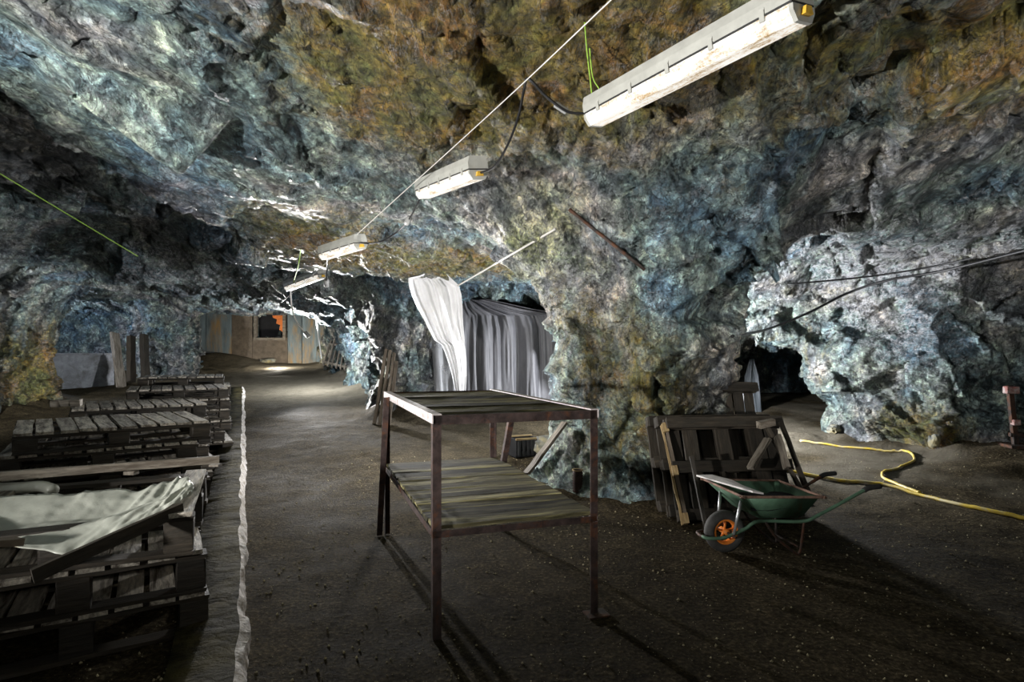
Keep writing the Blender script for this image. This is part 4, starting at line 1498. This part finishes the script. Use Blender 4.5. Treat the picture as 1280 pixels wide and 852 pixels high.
def sheet(name, rows, mat, label, D, fold=0.05, freq=9.0, nx=48, lean=0.0, seed=0, sub=6):
    """rows: (py, left px, right px) outline measured on the photo at depth D"""
    rr = []
    for i in range(len(rows) - 1):
        for k in range(sub):
            t = k / sub
            rr.append([rows[i][c] + (rows[i + 1][c] - rows[i][c]) * t for c in range(3)])
    rr.append(list(rows[-1]))
    v_ = []
    for j, (py, l, r) in enumerate(rr):
        for k in range(nx + 1):
            t = k / nx
            p = P(l + (r - l) * t, py, D)
            v_.append((p.x, p.y + lean * j / len(rr), p.z))
    v_ = np.array(v_)
    tt = np.tile(np.arange(nx + 1) / nx, len(rr))
    jj = np.repeat(np.arange(len(rr)) / len(rr), nx + 1)
    ph = fbm(np.stack([tt * freq, jj * 1.2, np.full_like(tt, seed)], 1), 3, seed)
    v_[:, 1] += fold * ph
    f_ = [(j * (nx + 1) + k, j * (nx + 1) + k + 1, (j + 1) * (nx + 1) + k + 1, (j + 1) * (nx + 1) + k) for j in range(len(rr) - 1) for k in range(nx)]
    o = put(name, mesh(name, v_, f_, True), M[mat])
    md = o.modifiers.new('thickness', 'SOLIDIFY')
    md.thickness = 0.003
    return tag(o, label, 'plastic sheet')


sheet('plastic_curtain', [(374, 576, 606), (378, 574, 628), (386, 572, 664), (394, 570, 716), (410, 570, 724), (450, 570, 726), (490, 570, 726), (524, 570, 726)], 'grey_sheet',
      'wide grey plastic curtain closing the opening beside the pillar', 11.1, 0.10, 16, 120, 0.0, 4)
sheet('plastic_curtain', [(405, 538, 572), (450, 541, 574), (490, 543, 575), (524, 544, 575)], 'thin_sheet', 'narrow clear plastic strip between the column and the white sheet', 11.0, 0.06, 5, 24, 0, 6)
sheet('hanging_sheet', [(337, 546, 553), (345, 526, 561), (348, 511, 564), (357, 512, 574), (368, 515, 577), (380, 520, 578), (396, 528, 578), (412, 536, 579), (425, 543, 580), (431, 552, 580), (440, 556, 581), (455, 561, 582), (470, 565, 582), (486, 568, 581), (495, 572, 579)],
      'white_sheet', 'bright white plastic sheet hanging torn from the roof', 9.3, 0.14, 8, 40, 0.1, 5)
sheet('plastic_strip', [(449, 937, 942), (470, 931, 947), (508, 926, 950), (528, 924, 953)], 'dim_sheet', 'pale blue plastic strip hanging in the dark drift', 11.6, 0.06, 5, 16, 0, 9)

# ------------------------------------------------------------------ odds and ends
g = G(722, 621)
can = empty('ribbed_can', (g.x, g.y, fheight(g.x, g.y)), (0, 0, 0), 'rusty ribbed can standing at the pillar foot', 'can')
prof = [(.001, 0), (.05, 0)]
for k in range(8):
    prof += [(.056, .012 + k * .026), (.047, .025 + k * .026)]
prof += [(.05, .225), (.04, .225), (.04, .2), (.001, .2)]
put('can_body', lathe_mesh('can_body', prof, 20), M['rust'], can)
put('can_rim', lathe_mesh('can_rim', [(.05, .218), (.057, .222), (.055, .232), (.046, .23)], 20), M['pale_wood'], can)
o = beam('leaning_plank', P(706, 528, 5.95), P(658, 592, 5.55), 0.03, 0.08, M['grey_wood'], None, 6, .004, up=(0, 1, .4))
tag(o, 'grey plank leaning against the pillar behind the rack', 'plank')
# black crate with slats behind the rack
g = G(655, 571)
cr = empty('black_crate', (g.x, g.y, fheight(g.x, g.y)), (0, 0, .4), 'small black slatted crate on the floor behind the rack', 'crate')
put('crate_body', join_boxes('crate_body', [((0, 0, .02), (.36, .28, .03)), ((0, .13, .13), (.34, .02, .22)), ((.16, 0, .13), (.02, .26, .22)), ((-.16, 0, .13), (.02, .26, .22))]), M['black'], cr)
for k in range(5):
    put('slat', box_mesh('slat', .035, .02, .22, 1, .002), M['rubber'], cr, (-.13 + k * .065, -.14, .13))
put('rim', join_boxes('rim', [((0, -.14, .245), (.36, .03, .025)), ((0, .14, .245), (.36, .03, .025))]), M['pale_wood'], cr)

# timbers leaning on the middle column
for k, (a, b, wd, lab) in enumerate([
    ((483, 436, 10.6), (468, 498, 10.2), .07, 'left pole of the timber bundle leaning on the middle column'),
    ((488, 438, 10.6), (474, 499, 10.15), .07, 'middle pole of the timber bundle leaning on the middle column'),
    ((493, 441, 10.6), (480, 500, 10.1), .07, 'right pole of the timber bundle leaning on the middle column'),
    ((496, 452, 10.55), (486, 500, 10.1), .06, 'short pole at the right of the leaning timber bundle')]):
    p1 = P(*b)
    o = beam('leaning_timber', P(*a), (p1.x, p1.y, fheight(p1.x, p1.y)), 0.05, wd, M['brownboard'], None, 4, .006, up=(0, 1, .2), seed=k)
    tag(o, lab, 'timber', 'timbers leaning on the middle column')
# slats leaning at the far gallery wall
fr = empty('leaning_pallet', (0, 0, 0), (0, 0, 0), 'pale slatted pallet leaning on the right wall of the far gallery', 'pallet')
for k in range(6):
    a, b = P(414 + k * 4.6, 424 - (k == 0) * -2, 18.6 - k * .05), P(404 + k * 5.4, 456 + k * 1.2, 17.9 - k * .1)
    beam('slat', a, b, .04, .075, M['grey_wood'], fr, 3, .006, up=(0, 1, .2), seed=k)
beam('crossbar', P(411, 430, 18.5), P(440, 432, 18.2), .04, .07, M['grey_wood'], fr, 3, .005)
beam('crossbar', P(405, 452, 18.0), P(434, 459, 17.5), .04, .07, M['grey_wood'], fr, 3, .005)
# plank and timber frame at the left column
g1 = P(152, 474, 15.6)
o = beam('timber_post', (P(143, 416, 16.0)), (g1.x, g1.y, fheight(g1.x, g1.y)), .08, .28, M['grey_wood'], None, 4, .01, up=(0, 1, 0))
tag(o, 'pale weathered timber post leaning on the left rock column', 'post')
o = beam('timber_post', (P(164, 420, 16.2)), (P(164, 477, 15.9)), .12, .22, M['pallet'], None, 4, .01, up=(0, 1, 0))
tag(o, 'dark timber post right of the pale one at the left rock column', 'post')
o = beam('timber_post', (P(180, 418, 16.1)), (P(182, 477, 15.8)), .12, .22, M['pallet'], None, 4, .01, up=(0, 1, 0))
tag(o, 'dark timber post nearest the gallery at the left rock column', 'post')
# crumpled sheet on the gallery floor
g = G(462, 474)
nu = 16
cv, cf = [], []
for i in range(nu + 1):
    for j in range(nu + 1):
        cv.append(((i / nu - .5) * .75, (j / nu - .5) * .9, 0))
cv = np.array(cv)
rr_ = np.hypot(cv[:, 0] / .38, cv[:, 1] / .45)
cv[:, 2] = 0.08 * np.clip(1.1 - rr_, 0, 1) + .05 * np.abs(fbm(cv * 6, 3, 95))
cf = [(i * (nu + 1) + j, (i + 1) * (nu + 1) + j, (i + 1) * (nu + 1) + j + 1, i * (nu + 1) + j + 1) for i in range(nu) for j in range(nu)]
o = put('plastic_scrap', mesh('plastic_scrap', cv, cf, True), M['white_sheet'], None, (g.x, g.y, fheight(g.x, g.y) + .01))
tag(o, 'crumpled white plastic scrap on the gallery floor', 'plastic scrap')
# steel stand at the right edge
g = G(1272, 582)
st = empty('steel_stand', (g.x, g.y, fheight(g.x, g.y)), (0, 0, -.2), 'dark steel stand with faded red brackets at the right edge', 'stand')
zt_ = .80
put('upright', box_mesh('upright', .06, .06, zt_, 1, 0, .004, z0=True), M['darksteel'], st, (-.02, 0, 0), (0, math.radians(-5), 0))
put('upright', box_mesh('upright', .05, .05, zt_, 1, 0, .004, z0=True), M['darksteel'], st, (.24, .03, 0), (0, math.radians(-5), 0))
put('bracket', box_mesh('bracket', .14, .1, .09, 1, 0.003, .008), M['redpaint'], st, (-.09, -.03, .74))
put('bracket', box_mesh('bracket', .08, .08, .07, 1, 0.003, .008), M['redpaint'], st, (-.04, -.03, .33))
put('crossbar', box_mesh('crossbar', .42, .05, .05, 1, 0, .004), M['darksteel'], st, (.12, .0, .17))
put('base', box_mesh('base', .5, .3, .04, 1, 0, .004), M['darksteel'], st, (.1, 0, .03))
